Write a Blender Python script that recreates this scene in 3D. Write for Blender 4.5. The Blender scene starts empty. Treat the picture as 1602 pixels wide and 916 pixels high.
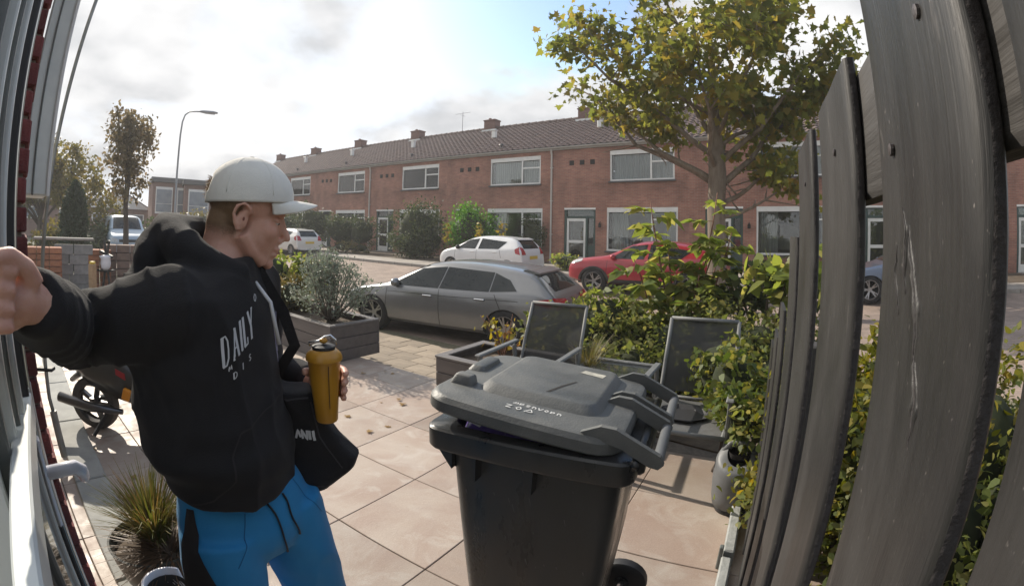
import bpy, bmesh, math, random
import numpy as np
from mathutils import Vector, Matrix, noise
from mathutils.bvhtree import BVHTree
R = math.radians
scene = bpy.context.scene
COL = scene.collection

# ---------------------------------------------------------------- camera
CAM_H = 1.5425
cd = bpy.data.cameras.new('camera')
cam = bpy.data.objects.new('camera', cd)
COL.objects.link(cam)
scene.camera = cam
cd.type = 'PANO'
cd.panorama_type = 'FISHEYE_LENS_POLYNOMIAL'     # wide doorbell lens
cd.fisheye_fov = R(200)
cd.sensor_width = 36
cd.fisheye_polynomial_k0 = 0.0
cd.fisheye_polynomial_k1 = -6.14476218e-02
cd.fisheye_polynomial_k2 = -7.32889599e-06
cd.fisheye_polynomial_k3 = 1.20380553e-05
cd.fisheye_polynomial_k4 = -1.48442475e-07
cd.shift_y = -0.1413
cd.clip_start = 0.01
cd.clip_end = 2000
_r = ((0.999788545, 0.0, -0.0205636685), (-8.91851911e-04, 0.999059067, -0.0433611019), (0.0205443194, 0.0433702728, 0.998847811))
cam.matrix_world = Matrix(((_r[0][0], _r[0][2], -_r[0][1], 0), (_r[1][0], _r[1][2], -_r[1][1], 0), (_r[2][0], _r[2][2], -_r[2][1], CAM_H), (0, 0, 0, 1)))

# ---------------------------------------------------------------- sky and sun
SUN_AZ, SUN_EL = R(-50), R(33)                    # left of the view, low autumn sun
sdir = Vector((math.sin(SUN_AZ)*math.cos(SUN_EL), math.cos(SUN_AZ)*math.cos(SUN_EL), math.sin(SUN_EL)))
world = bpy.data.worlds.new('World'); scene.world = world
world.use_nodes = True
nt = world.node_tree; nt.nodes.clear()
def wn(t, **kw):
    n = nt.nodes.new(t)
    for k, v in kw.items(): setattr(n, k, v)
    return n
def wl(a, b): nt.links.new(a, b)
def wmath(op, a, b=None, clamp=False):
    n = wn('ShaderNodeMath', operation=op, use_clamp=clamp)
    for i, v in enumerate((a, b)):
        if v is None: continue
        if isinstance(v, (int, float)): n.inputs[i].default_value = v
        else: wl(v, n.inputs[i])
    return n.outputs[0]
wout = wn('ShaderNodeOutputWorld')
bg = wn('ShaderNodeBackground'); bg.inputs[1].default_value = 0.14
sky = wn('ShaderNodeTexSky', sky_type='NISHITA', sun_disc=False)
sky.sun_elevation = SUN_EL; sky.sun_rotation = SUN_AZ
sky.altitude = 0; sky.air_density = 1.0; sky.dust_density = 1.2; sky.ozone_density = 1.6
tc = wn('ShaderNodeTexCoord'); sp = wn('ShaderNodeSeparateXYZ'); wl(tc.outputs['Generated'], sp.inputs[0])
zz = wmath('MAXIMUM', sp.outputs[2], 0.0); zd = wmath('ADD', zz, 0.30)
cx = wmath('DIVIDE', sp.outputs[0], zd); cy = wmath('DIVIDE', sp.outputs[1], zd)
cmb = wn('ShaderNodeCombineXYZ'); wl(cx, cmb.inputs[0]); wl(cy, cmb.inputs[1])
mp = wn('ShaderNodeMapping'); wl(cmb.outputs[0], mp.inputs[0])
CLOUD_OFF = (6.7, 6.75, 6.6)
mp.inputs['Location'].default_value = CLOUD_OFF
n1 = wn('ShaderNodeTexNoise'); n1.inputs['Scale'].default_value = 1.15; n1.inputs['Detail'].default_value = 9; n1.inputs['Roughness'].default_value = .52; n1.inputs['Distortion'].default_value = .25
n2 = wn('ShaderNodeTexNoise'); n2.inputs['Scale'].default_value = 1.9; n2.inputs['Detail'].default_value = 6; n2.inputs['Roughness'].default_value = .5
wl(mp.outputs[0], n1.inputs['Vector']); wl(mp.outputs[0], n2.inputs['Vector'])
r1 = wn('ShaderNodeMapRange', interpolation_type='SMOOTHSTEP'); r1.inputs[1].default_value = .38; r1.inputs[2].default_value = .50; wl(n1.outputs[0], r1.inputs[0])
r2 = wn('ShaderNodeMapRange', interpolation_type='SMOOTHSTEP'); r2.inputs[1].default_value = .38; r2.inputs[2].default_value = .66; wl(n2.outputs[0], r2.inputs[0])
ccol = wn('ShaderNodeMixRGB'); wl(r2.outputs[0], ccol.inputs[0])
ccol.inputs[1].default_value = (3.7, 3.69, 3.7, 1); ccol.inputs[2].default_value = (2.2, 2.25, 2.36, 1)
cmix = wn('ShaderNodeMixRGB'); wl(r1.outputs[0], cmix.inputs[0]); dk = wn('ShaderNodeMixRGB', blend_type='DARKEN'); dk.inputs[0].default_value = 1; dk.inputs[2].default_value = (3.7, 4.0, 4.4, 1); wl(sky.outputs[0], dk.inputs[1]); wl(dk.outputs[0], cmix.inputs[1]); wl(ccol.outputs[0], cmix.inputs[2])
wl(cmix.outputs[0], bg.inputs[0]); wl(bg.outputs[0], wout.inputs[0])

sl = bpy.data.lights.new('sun', 'SUN'); sl.energy = 3.0; sl.angle = R(0.6); sl.color = (1.0, 0.91, 0.78)
sun = bpy.data.objects.new('sun', sl); COL.objects.link(sun)
sun.rotation_euler = sdir.to_track_quat('Z', 'Y').to_euler()

vs = scene.view_settings
vs.view_transform = 'Standard'; vs.look = 'None'; vs.gamma = 1.0; vs.use_curve_mapping = False
vs.exposure = 1.0
scene.render.film_transparent = False
scene.cycles.use_denoising = True
scene.cycles.max_bounces = 8; scene.cycles.transparent_max_bounces = 12
scene.cycles.diffuse_bounces = 3; scene.cycles.glossy_bounces = 3; scene.cycles.transmission_bounces = 5
scene.cycles.caustics_reflective = False; scene.cycles.caustics_refractive = False

# ---------------------------------------------------------------- frames
# street frame: a runs along the row of houses, n runs across the street away from our facade
YAW = -0.56386
DV = Vector((math.cos(YAW), math.sin(YAW), 0)); NV = Vector((-math.sin(YAW), math.cos(YAW), 0))
def F(a, n, z=0.0): return DV*a + NV*n + Vector((0, 0, z))
def polar(az, r, z=0.0): return Vector((math.sin(R(az))*r, math.cos(R(az))*r, z))
def gz(n):                                         # street level: dips to the carriageway and rises to the far side
    if n < 7.0: return -0.30
    if n < 13.2: return -0.30 + (n-7.0)/6.2*0.32
    return 0.02

# ---------------------------------------------------------------- materials
MATS = {}
def nodes_of(m):
    m.use_nodes = True
    t = m.node_tree
    return t, t.nodes, t.links
def mat(name, col, col2=None, scale=8.0, rough=.6, metal=0.0, bump=0.0, bscale=60.0, detail=4.0, stretch=None, coat=0.0,
        spec=.5, rnd=0.0, contrast=(.35, .65), rough2=None, sheen=0.0, island=0.0, sub=0.0, emit=None, alpha=None):
    """procedural principled material: two colours mixed by noise, optional bump and per-object variation"""
    if name in MATS: return MATS[name]
    m = bpy.data.materials.new(name); t, N, L = nodes_of(m)
    b = N['Principled BSDF']
    b.inputs['Roughness'].default_value = rough; b.inputs['Metallic'].default_value = metal
    b.inputs['Specular IOR Level'].default_value = spec
    if coat: b.inputs['Coat Weight'].default_value = coat; b.inputs['Coat Roughness'].default_value = .05
    if sheen: b.inputs['Sheen Weight'].default_value = sheen; b.inputs['Sheen Roughness'].default_value = .5
    if sub: b.inputs['Subsurface Weight'].default_value = sub; b.inputs['Subsurface Radius'].default_value = (.012, .005, .003); b.inputs['Subsurface Scale'].default_value = 1.0
    tcn = N.new('ShaderNodeTexCoord'); vec = tcn.outputs['Object']
    if stretch:
        mpn = N.new('ShaderNodeMapping'); mpn.inputs['Scale'].default_value = stretch; L.new(vec, mpn.inputs[0]); vec = mpn.outputs[0]
    cur = None
    if col2 is not None:
        nz = N.new('ShaderNodeTexNoise'); nz.inputs['Scale'].default_value = scale; nz.inputs['Detail'].default_value = detail; nz.inputs['Roughness'].default_value = .6
        L.new(vec, nz.inputs['Vector'])
        mr = N.new('ShaderNodeMapRange'); mr.inputs[1].default_value = contrast[0]; mr.inputs[2].default_value = contrast[1]; L.new(nz.outputs[0], mr.inputs[0])
        mx = N.new('ShaderNodeMixRGB'); mx.inputs[1].default_value = (*col, 1); mx.inputs[2].default_value = (*col2, 1); L.new(mr.outputs[0], mx.inputs[0])
        cur = mx.outputs[0]
        if rough2 is not None:
            rr = N.new('ShaderNodeMapRange'); rr.inputs[1].default_value = contrast[0]; rr.inputs[2].default_value = contrast[1]
            rr.inputs[3].default_value = rough; rr.inputs[4].default_value = rough2; L.new(nz.outputs[0], rr.inputs[0]); L.new(rr.outputs[0], b.inputs['Roughness'])
    if rnd or island:
        hs = N.new('ShaderNodeHueSaturation')
        if cur is None: hs.inputs['Color'].default_value = (*col, 1)
        else: L.new(cur, hs.inputs['Color'])
        src = N.new('ShaderNodeObjectInfo').outputs['Random'] if rnd else N.new('ShaderNodeNewGeometry').outputs['Random Per Island']
        a = rnd or island
        mr2 = N.new('ShaderNodeMapRange'); mr2.inputs[3].default_value = 1-a; mr2.inputs[4].default_value = 1+a; L.new(src, mr2.inputs[0]); L.new(mr2.outputs[0], hs.inputs['Value'])
        cur = hs.outputs[0]
    if cur is None: b.inputs['Base Color'].default_value = (*col, 1)
    else: L.new(cur, b.inputs['Base Color'])
    if bump:
        nb = N.new('ShaderNodeTexNoise'); nb.inputs['Scale'].default_value = bscale; nb.inputs['Detail'].default_value = 5
        L.new(vec, nb.inputs['Vector'])
        bp = N.new('ShaderNodeBump'); bp.inputs['Strength'].default_value = bump; bp.inputs['Distance'].default_value = .01
        L.new(nb.outputs[0], bp.inputs['Height']); L.new(bp.outputs[0], b.inputs['Normal'])
    if emit: b.inputs['Emission Color'].default_value = (*emit[0], 1); b.inputs['Emission Strength'].default_value = emit[1]
    MATS[name] = m
    return m
def leaf_mat(name, c1, c2, c3=None, trans=.45, rough=.5):
    """leaf: colour varies from leaf to leaf, light shines through"""
    if name in MATS: return MATS[name]
    m = bpy.data.materials.new(name); t, N, L = nodes_of(m); N.clear()
    out = N.new('ShaderNodeOutputMaterial')
    geo = N.new('ShaderNodeNewGeometry')
    rp = N.new('ShaderNodeValToRGB'); e = rp.color_ramp.elements
    e[0].color = (*c1, 1); e[1].color = (*(c3 or c2), 1); e[1].position = 1.0
    if c3: x = e.new(.6); x.color = (*c2, 1)
    L.new(geo.outputs['Random Per Island'], rp.inputs[0])
    pr = N.new('ShaderNodeBsdfPrincipled'); pr.inputs['Roughness'].default_value = rough; pr.inputs['Specular IOR Level'].default_value = .3
    tr = N.new('ShaderNodeBsdfTranslucent')
    hs = N.new('ShaderNodeHueSaturation'); hs.inputs['Saturation'].default_value = 1.15; hs.inputs['Value'].default_value = 1.7; hs.inputs['Hue'].default_value = .485
    L.new(rp.outputs[0], pr.inputs['Base Color']); L.new(rp.outputs[0], hs.inputs['Color']); L.new(hs.outputs[0], tr.inputs[0])
    mx = N.new('ShaderNodeMixShader'); mx.inputs[0].default_value = trans
    L.new(pr.outputs[0], mx.inputs[1]); L.new(tr.outputs[0], mx.inputs[2]); L.new(mx.outputs[0], out.inputs[0])
    MATS[name] = m
    return m
def glass_mat(name, tint=(.8, .85, .85), refl=1.0, rough=.02):
    """pane: clear by tint, mirror by angle"""
    if name in MATS: return MATS[name]
    m = bpy.data.materials.new(name); t, N, L = nodes_of(m); N.clear()
    out = N.new('ShaderNodeOutputMaterial'); tr = N.new('ShaderNodeBsdfTransparent'); gl = N.new('ShaderNodeBsdfGlossy'); fr = N.new('ShaderNodeFresnel')
    fr.inputs[0].default_value = 1.6; gl.inputs['Roughness'].default_value = rough; tr.inputs[0].default_value = (*tint, 1)
    mm = N.new('ShaderNodeMath'); mm.operation = 'MULTIPLY_ADD'; mm.inputs[1].default_value = refl; mm.inputs[2].default_value = .03; mm.use_clamp = True
    L.new(fr.outputs[0], mm.inputs[0]); mx = N.new('ShaderNodeMixShader'); L.new(mm.outputs[0], mx.inputs[0]); L.new(tr.outputs[0], mx.inputs[1]); L.new(gl.outputs[0], mx.inputs[2]); L.new(mx.outputs[0], out.inputs[0])
    MATS[name] = m
    return m
def brick_mat(name, c1, c2, mortar, bw=.22, bh=.0625, plane='xz', bump=.5, msize=.006, offset=.5, patch=.0):
    if name in MATS: return MATS[name]
    m = bpy.data.materials.new(name); t, N, L = nodes_of(m); b = N['Principled BSDF']; b.inputs['Roughness'].default_value = .85
    tcn = N.new('ShaderNodeTexCoord'); s = N.new('ShaderNodeSeparateXYZ'); c = N.new('ShaderNodeCombineXYZ'); L.new(tcn.outputs['Object'], s.inputs[0])
    L.new(s.outputs['xyz'.index(plane[0])], c.inputs[0]); L.new(s.outputs['xyz'.index(plane[1])], c.inputs[1])
    br = N.new('ShaderNodeTexBrick'); br.offset = offset; L.new(c.outputs[0], br.inputs['Vector'])
    br.inputs['Scale'].default_value = 1; br.inputs['Brick Width'].default_value = bw; br.inputs['Row Height'].default_value = bh; br.inputs['Mortar Size'].default_value = msize; br.inputs['Mortar Smooth'].default_value = .2
    br.inputs['Color1'].default_value = (*c1, 1); br.inputs['Color2'].default_value = (*c2, 1); br.inputs['Mortar'].default_value = (*mortar, 1); br.inputs['Bias'].default_value = 0
    nz = N.new('ShaderNodeTexNoise'); nz.inputs['Scale'].default_value = 1.3; nz.inputs['Detail'].default_value = 6; L.new(tcn.outputs['Object'], nz.inputs['Vector'])
    hs = N.new('ShaderNodeHueSaturation'); mr = N.new('ShaderNodeMapRange'); mr.inputs[1].default_value = .3; mr.inputs[2].default_value = .7; mr.inputs[3].default_value = .78-patch; mr.inputs[4].default_value = 1.18+patch
    L.new(nz.outputs[0], mr.inputs[0]); L.new(mr.outputs[0], hs.inputs['Value']); L.new(br.outputs[0], hs.inputs['Color']); L.new(hs.outputs[0], b.inputs['Base Color'])
    bp = N.new('ShaderNodeBump'); bp.inputs['Strength'].default_value = bump; bp.inputs['Distance'].default_value = .006; bp.invert = True; L.new(br.outputs['Fac'], bp.inputs['Height']); L.new(bp.outputs[0], b.inputs['Normal'])
    MATS[name] = m
    return m

# ---------------------------------------------------------------- mesh builder
class MB:
    def __init__(s): s.v = []; s.f = []
    def add(s, vs, fs):
        o = len(s.v); s.v += [tuple(v) for v in vs]; s.f += [tuple(i+o for i in f) for f in fs]; return s
    def box(s, c, d, rot=None, bev=0.0):
        x, y, z = d[0]/2, d[1]/2, d[2]/2
        if bev > 0:
            b = min(bev, x*.9, y*.9, z*.9); P = []
            for sx in (-1, 1):
                for sy in (-1, 1):
                    for sz in (-1, 1):
                        P += [(sx*x, sy*(y-b), sz*(z-b)), (sx*(x-b), sy*y, sz*(z-b)), (sx*(x-b), sy*(y-b), sz*z)]
            bm = bmesh.new(); [bm.verts.new(p) for p in P]
            h = bmesh.ops.convex_hull(bm, input=bm.verts); bmesh.ops.dissolve_limit(bm, angle_limit=.01, verts=bm.verts, edges=bm.edges)
            bm.verts.index_update(); V = [v.co.copy() for v in bm.verts]; Fc = [[v.index for v in f.verts] for f in bm.faces]; bm.free()
        else:
            V = [Vector((sx*x, sy*y, sz*z)) for sx in (-1, 1) for sy in (-1, 1) for sz in (-1, 1)]
            Fc = [(0, 1, 3, 2), (4, 6, 7, 5), (0, 4, 5, 1), (2, 3, 7, 6), (0, 2, 6, 4), (1, 5, 7, 3)]
        c = Vector(c)
        if rot is not None: V = [rot @ v for v in V]
        return s.add([v+c for v in V], Fc)
    def bar(s, p0, p1, w, h, up=(0, 0, 1), bev=0.0):
        p0, p1 = Vector(p0), Vector(p1); d = p1-p0; l = d.length; x = d.normalized(); up = Vector(up); y = up.cross(x)
        if y.length < 1e-5: y = Vector((0, 1, 0)).cross(x)
        y.normalize(); zv = x.cross(y); m = Matrix((x, y, zv)).transposed()
        return s.box((p0+p1)/2, (l, w, h), m, bev)
    def tube(s, pts, rad, n=10, caps=True, flat=None):
        pts = [Vector(p) for p in pts]; k = len(pts)
        if isinstance(rad, (int, float)): rad = [rad]*k
        t0 = (pts[1]-pts[0]).normalized(); ref = Vector((0, 0, 1)) if abs(t0.z) < .9 else Vector((1, 0, 0)); u = ref.cross(t0).normalized()
        rings = []
        for i in range(k):
            t = (pts[min(i+1, k-1)]-pts[max(i-1, 0)]).normalized(); u = (u-t*u.dot(t)).normalized(); w = t.cross(u)
            fa = flat or 1.0
            rings.append([pts[i]+(u*math.cos(2*math.pi*j/n)+w*math.sin(2*math.pi*j/n)*fa)*rad[i] for j in range(n)])
        return s.loft(rings, caps)
    def loft(s, rings, caps=True, close=True):
        n = len(rings[0]); V = [p for r in rings for p in r]; Fc = []
        for i in range(len(rings)-1):
            for j in range(n if close else n-1):
                a, b = i*n+j, i*n+(j+1) % n; Fc.append((a, b, b+n, a+n))
        if caps: Fc.append(tuple(range(n-1, -1, -1))); Fc.append(tuple((len(rings)-1)*n+j for j in range(n)))
        return s.add(V, Fc)
    def lathe(s, prof, c=(0, 0, 0), n=24, caps=False, sx=1.0, sy=1.0):
        c = Vector(c)
        return s.loft([[c+Vector((r*math.cos(2*math.pi*j/n)*sx, r*math.sin(2*math.pi*j/n)*sy, z)) for j in range(n)] for r, z in prof], caps)
    def ell(s, c, r, rot=None, nu=14, nv=9):
        c = Vector(c); V = []; Fc = []
        for i in range(nv+1):
            th = math.pi*i/nv
            for j in range(nu):
                ph = 2*math.pi*j/nu; p = Vector((r[0]*math.sin(th)*math.cos(ph), r[1]*math.sin(th)*math.sin(ph), r[2]*math.cos(th)))
                V.append((rot @ p if rot is not None else p)+c)
        for i in range(nv):
            for j in range(nu):
                a = i*nu+j; b = i*nu+(j+1) % nu; Fc.append((a, a+nu, b+nu, b))
        return s.add(V, Fc)
    def prism(s, poly, y0, y1, axis='y'):
        def pt(p, q):
            return {'y': (p[0], q, p[1]), 'z': (p[0], p[1], q), 'x': (q, p[0], p[1])}[axis]
        n = len(poly); V = [pt(p, y0) for p in poly]+[pt(p, y1) for p in poly]
        return s.add(V, [tuple(range(n)), tuple(range(2*n-1, n-1, -1))]+[(i, i+n, (i+1) % n+n, (i+1) % n) for i in range(n)])
    def xf(s, m):
        s.v = [tuple(m @ Vector(v)) for v in s.v]; return s
    def mesh(s, name, mats, smooth=False, sharp=None):
        me = bpy.data.meshes.new(name); me.from_pydata(s.v, [], s.f)
        return finish(me, mats, smooth, sharp)
def finish(me, mats, smooth=False, sharp=None, recalc=True):
    bm = bmesh.new(); bm.from_mesh(me)
    if smooth: bmesh.ops.remove_doubles(bm, verts=bm.verts, dist=1e-5)
    if recalc: bmesh.ops.recalc_face_normals(bm, faces=bm.faces)
    for f in bm.faces: f.smooth = bool(smooth)
    if smooth and sharp is not None:
        for e in bm.edges:
            if len(e.link_faces) == 2 and e.calc_face_angle(0) > R(sharp): e.smooth = False
    bm.to_mesh(me); bm.free(); me.update()
    for m in (mats if isinstance(mats, (list, tuple)) else [mats]): me.materials.append(m)
    return me
def link(name, me, parent=None, loc=None, rotz=0.0):
    o = bpy.data.objects.new(name, me); COL.objects.link(o)
    if parent is not None: o.parent = parent
    if loc is not None: o.location = loc
    if rotz: o.rotation_euler[2] = rotz
    return o
def part(name, mb, m, parent=None, smooth=False, sharp=None, loc=None, rotz=0.0):
    return link(name, mb.mesh(name, m, smooth, sharp), parent, loc, rotz)
def tag(o, label=None, cat=None, group=None, kind=None):
    for k, v in (('label', label), ('category', cat), ('group', group), ('kind', kind)):
        if v: o[k] = v
    return o
def thing(name, loc, rotz, label, cat, group=None):
    o = bpy.data.objects.new(name, None); COL.objects.link(o); o.empty_display_size = .1
    o.location = loc; o.rotation_euler[2] = rotz
    return tag(o, label, cat, group)
KIDS = {}
def copy_tree(o, parent=None):
    c = o.copy(); COL.objects.link(c); c.parent = parent
    for ch in list(o.children): copy_tree(ch, c)
    return c
def evaluated(me, mods):
    """apply modifiers to a mesh through a throwaway object"""
    o = bpy.data.objects.new('tmp', me); COL.objects.link(o)
    for t, kw in mods:
        md = o.modifiers.new(t, t)
        for k, v in kw.items(): setattr(md, k, v)
    dg = bpy.context.evaluated_depsgraph_get(); dg.update()
    r = bpy.data.meshes.new_from_object(o.evaluated_get(dg))
    bpy.data.objects.remove(o)
    return r

# ---------------------------------------------------------------- leaves
RNG = np.random.default_rng(7)
T_OVAL = np.array([(0, 0), (.28, .22), (.26, .55), (0, 1.0), (-.26, .55), (-.28, .22)])
T_MAPLE = np.array([(0, 0), (.12, .2), (.45, .08), (.36, .33), (.62, .52), (.3, .58), (.22, .78), (0, 1.05), (-.22, .78), (-.3, .58), (-.62, .52), (-.36, .33), (-.45, .08), (-.12, .2)])
T_NARROW = np.array([(0, 0), (.1, .3), (.08, .7), (0, 1.0), (-.08, .7), (-.1, .3)])
def leaf_mesh(name, pts, size, mt, tmpl=T_OVAL, dirs=None, droop=.35, var=.5, up=.6, rng=RNG):
    pts = np.asarray(pts, float); n = len(pts); k = len(tmpl)
    d = rng.normal(size=(n, 3)) if dirs is None else np.asarray(dirs, float)+rng.normal(size=(n, 3))*.35
    d[:, 2] -= droop; d /= np.linalg.norm(d, axis=1, keepdims=True)+1e-9
    nr = rng.normal(size=(n, 3)); nr[:, 2] += up*2
    w = np.cross(nr, d); w /= np.linalg.norm(w, axis=1, keepdims=True)+1e-9
    nn = np.cross(d, w)
    sz = size*(1+var*rng.uniform(-1, 1, n))
    fold = rng.uniform(.05, .35, n)
    V = (pts[:, None, :]+(d[:, None, :]*tmpl[None, :, 1:2]+w[:, None, :]*tmpl[None, :, 0:1]+nn[:, None, :]*(np.abs(tmpl[None, :, 0:1])*fold[:, None, None]-tmpl[None, :, 1:2]**2*.18))*sz[:, None, None]).reshape(-1, 3)
    me = bpy.data.meshes.new(name)
    me.vertices.add(n*k); me.vertices.foreach_set('co', V.astype(np.float32).ravel())
    me.loops.add(n*k); me.loops.foreach_set('vertex_index', np.arange(n*k, dtype=np.int32))
    me.polygons.add(n); me.polygons.foreach_set('loop_start', np.arange(0, n*k, k, dtype=np.int32))
    me.update(calc_edges=True); me.validate()
    for m in (mt if isinstance(mt, (list, tuple)) else [mt]): me.materials.append(m)
    return me
def blob_points(n, centres, radii, clumps=0, shell=.55, jitter=.14, rng=RNG, flat_bottom=None):
    """points through a crown: several ellipsoids, denser towards the outside, gathered in clumps"""
    out = []; vol = np.array([np.prod(r)**.8 for r in radii]); vol = vol/vol.sum()
    for c, r, q in zip(centres, radii, vol):
        m = max(8, int(n*q)); kc = max(3, int(clumps*q)) if clumps else 0
        def sample(k):
            v = rng.normal(size=(k, 3)); v /= np.linalg.norm(v, axis=1, keepdims=True)
            return v*(shell+(1-shell)*rng.uniform(0, 1, (k, 1))**.6)
        if kc:
            cc = sample(kc); p = cc[rng.integers(0, kc, m)]+rng.normal(size=(m, 3))*jitter
        else: p = sample(m)
        out.append(p*np.array(r)+np.array(c))
    P = np.concatenate(out)
    if flat_bottom is not None: P = P[P[:, 2] > flat_bottom]
    return P
# ================================================================ ground and street
m_soil = mat('soil', (.07, .05, .035), (.12, .09, .06), scale=6, rough=.95, bump=.6, bscale=25)
m_terrain = mat('terrain', (.16, .14, .11), (.10, .12, .06), scale=.3, rough=.95, bump=.3, bscale=6)
m_road = brick_mat('road_clinkers', (.34, .255, .205), (.25, .19, .155), (.20, .165, .13), bw=.21, bh=.075, plane='xy', bump=.25, msize=.006)
m_pave = brick_mat('pavement_slabs', (.36, .32, .28), (.30, .27, .235), (.2, .17, .14), bw=.31, bh=.31, plane='xy', bump=.25, msize=.007)
m_kerb = mat('kerb_concrete', (.32, .3, .27), (.24, .22, .2), scale=5, rough=.9, bump=.2)
def sheet(name, a0, a1, ns, zf, m, lift=0.0, th=0.0):
    """a strip of street in the street frame, following zf(n)"""
    b = MB(); rings = [[(a0, n, zf(n)+lift), (a1, n, zf(n)+lift)] for n in ns]
    b.loft(rings, caps=False, close=False)
    o = part(name, b, m); o.rotation_euler[2] = YAW
    return tag(o, kind='structure')
b = MB(); nn = [-60, -.2, 3.3, 3.6, 7, 10, 13.2, 14.5, 30, 80, 300]
def tz(n): return -.42 if n < 3.4 else gz(n)-.05
b.loft([[(-300, n, tz(n)), (300, n, tz(n))] for n in nn], caps=False, close=False)
o = part('ground', b, m_terrain); o.rotation_euler[2] = YAW; tag(o, kind='structure')
sheet('road', -60, 40, [3.5, 5, 7, 9, 11, 13.2], gz, m_road)
sheet('pavement', -60, 40, [13.32, 14.9], lambda n: .13, m_pave)
# far kerb: stones of one metre
kerb_me = MB().box((.5, 0, .0), (.985, .12, .30), bev=.012).mesh('kerb_stone', m_kerb)
kr = thing('kerb', F(-40, 13.26, 0), YAW, None, None); kr['kind'] = 'structure'
for i in range(56): link('kerb_stone', kerb_me, kr, (i*1.0, 0, -.015))

# parking strip: clay pavers laid by the patio, each one a stone of its own where it shows
m_paver = mat('paver_clay', (.33, .27, .205), (.26, .215, .165), scale=9, rough=.9, bump=.3, bscale=40, rnd=.16)
m_joint = mat('joint_sand', (.2, .175, .12), (.13, .125, .075), scale=20, rough=1)
pk = sheet('parking_strip', -12, 3, [3.5, 5.62], lambda n: -.30, m_joint, lift=.008)
pv_me = MB().box((0, 0, 0), (.395, .295, .05), bev=.005).mesh('paver', m_paver)
rng = random.Random(3)
for j in range(6):
    for i in range(15):
        o = link('paver', pv_me, pk, (-6.4+(i+.5*(j % 2))*.4, 3.66+j*.3, -.285+rng.uniform(-.003, .003)))
        o.rotation_euler = (rng.uniform(-.008, .008), rng.uniform(-.008, .008), 0)

# ---------------------------------------------------------------- patio of large square slabs
TH = -0.54565; TO = Vector((-1.2721, 3.7159, 0))            # slab grid: one corner and its heading
def G(i, j, z=0.0):                                          # i along the street, j towards our wall
    return TO+Vector((math.cos(TH), math.sin(TH), 0))*(.6*i)+Vector((math.sin(TH), -math.cos(TH), 0))*(.6*j)+Vector((0, 0, z))
def slab_mat():
    m = bpy.data.materials.new('patio_slab'); t, N, L = nodes_of(m); b = N['Principled BSDF']
    tcn = N.new('ShaderNodeTexCoord'); oi = N.new('ShaderNodeObjectInfo')
    ad = N.new('ShaderNodeVectorMath'); ad.operation = 'ADD'; L.new(tcn.outputs['Object'], ad.inputs[0]); L.new(oi.outputs['Location'], ad.inputs[1])
    def nz(s, d, dist=0.0):
        n = N.new('ShaderNodeTexNoise'); n.inputs['Scale'].default_value = s; n.inputs['Detail'].default_value = d; n.inputs['Distortion'].default_value = dist; n.inputs['Roughness'].default_value = .62; L.new(ad.outputs[0], n.inputs['Vector']); return n.outputs[0]
    def mrange(s, a, b_, c, d):
        n = N.new('ShaderNodeMapRange'); n.inputs[1].default_value = a; n.inputs[2].default_value = b_; n.inputs[3].default_value = c; n.inputs[4].default_value = d; L.new(s, n.inputs[0]); return n.outputs[0]
    x = N.new('ShaderNodeMixRGB'); x.inputs[1].default_value = (.395, .33, .275, 1); x.inputs[2].default_value = (.325, .245, .198, 1); L.new(mrange(nz(1.5, 6, .6), .38, .62, 0, 1), x.inputs[0])
    y = N.new('ShaderNodeMixRGB'); y.inputs[2].default_value = (.45, .405, .355, 1); L.new(x.outputs[0], y.inputs[1]); L.new(mrange(nz(3.2, 8, 1.2), .52, .7, 0, .75), y.inputs[0])
    hs = N.new('ShaderNodeHueSaturation'); L.new(y.outputs[0], hs.inputs['Color'])
    mm = N.new('ShaderNodeMath'); mm.operation = 'MULTIPLY'; L.new(mrange(oi.outputs['Random'], 0, 1, 80e-2, 1.14), mm.inputs[0]); L.new(mrange(nz(140, 2), .3, .7, .92, 1.07), mm.inputs[1]); L.new(mm.outputs[0], hs.inputs['Value'])
    L.new(hs.outputs[0], b.inputs['Base Color']); L.new(mrange(nz(7, 5), .3, .7, .42, .75), b.inputs['Roughness'])
    bp = N.new('ShaderNodeBump'); bp.inputs['Strength'].default_value = .12; bp.inputs['Distance'].default_value = .01; L.new(nz(55, 5), bp.inputs['Height']); L.new(bp.outputs[0], b.inputs['Normal'])
    return m
m_slab = slab_mat()
m_bed = mat('slab_bedding', (.20, .165, .135), (.13, .11, .09), scale=30, rough=1)
pt = thing('patio', (0, 0, 0), 0, None, None); pt['kind'] = 'structure'
b = MB(); b.prism([tuple(G(-16, -1.72)[:2]), tuple(G(6, -1.72)[:2]), tuple(G(6, 5.6)[:2]), tuple(G(-16, 5.6)[:2])], -.42, -.012, 'z')
part('slab_bed', b, m_bed, pt)
sl_me = MB().box((.3, -.3, -.02), (.5955, .5955, .04), bev=.003).mesh('slab', m_slab)
for i in range(-12, 6):
    for j in range(-2, 5):
        if j == -2: continue
        p = G(i, j)
        if p.x*.866-p.y*.5 > .35: continue
        o = link('slab', sl_me, pt, p, TH); o.location.z = rng.uniform(-.0012, .0012)
# cut row along the street edge
se_me = MB().box((.3, -.21, -.02), (.5955, .4155, .04), bev=.003).mesh('slab', m_slab)
for i in range(-12, 3): link('slab', se_me, pt, G(i, -1.7), TH)
# pale edging strip along our wall
m_strip = mat('edging_concrete', (.36, .36, .33), (.28, .28, .26), scale=7, rough=.85, bump=.2)
es = MB().box((0, 0, 0), (.985, .2, .06), bev=.006).mesh('edging_block', m_strip)
est = thing('edging_strip', F(-9, .24, 0), YAW, None, None); est['kind'] = 'structure'
for i in range(9): link('edging_block', es, est, (i+.5, 0, -.012))

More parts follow.
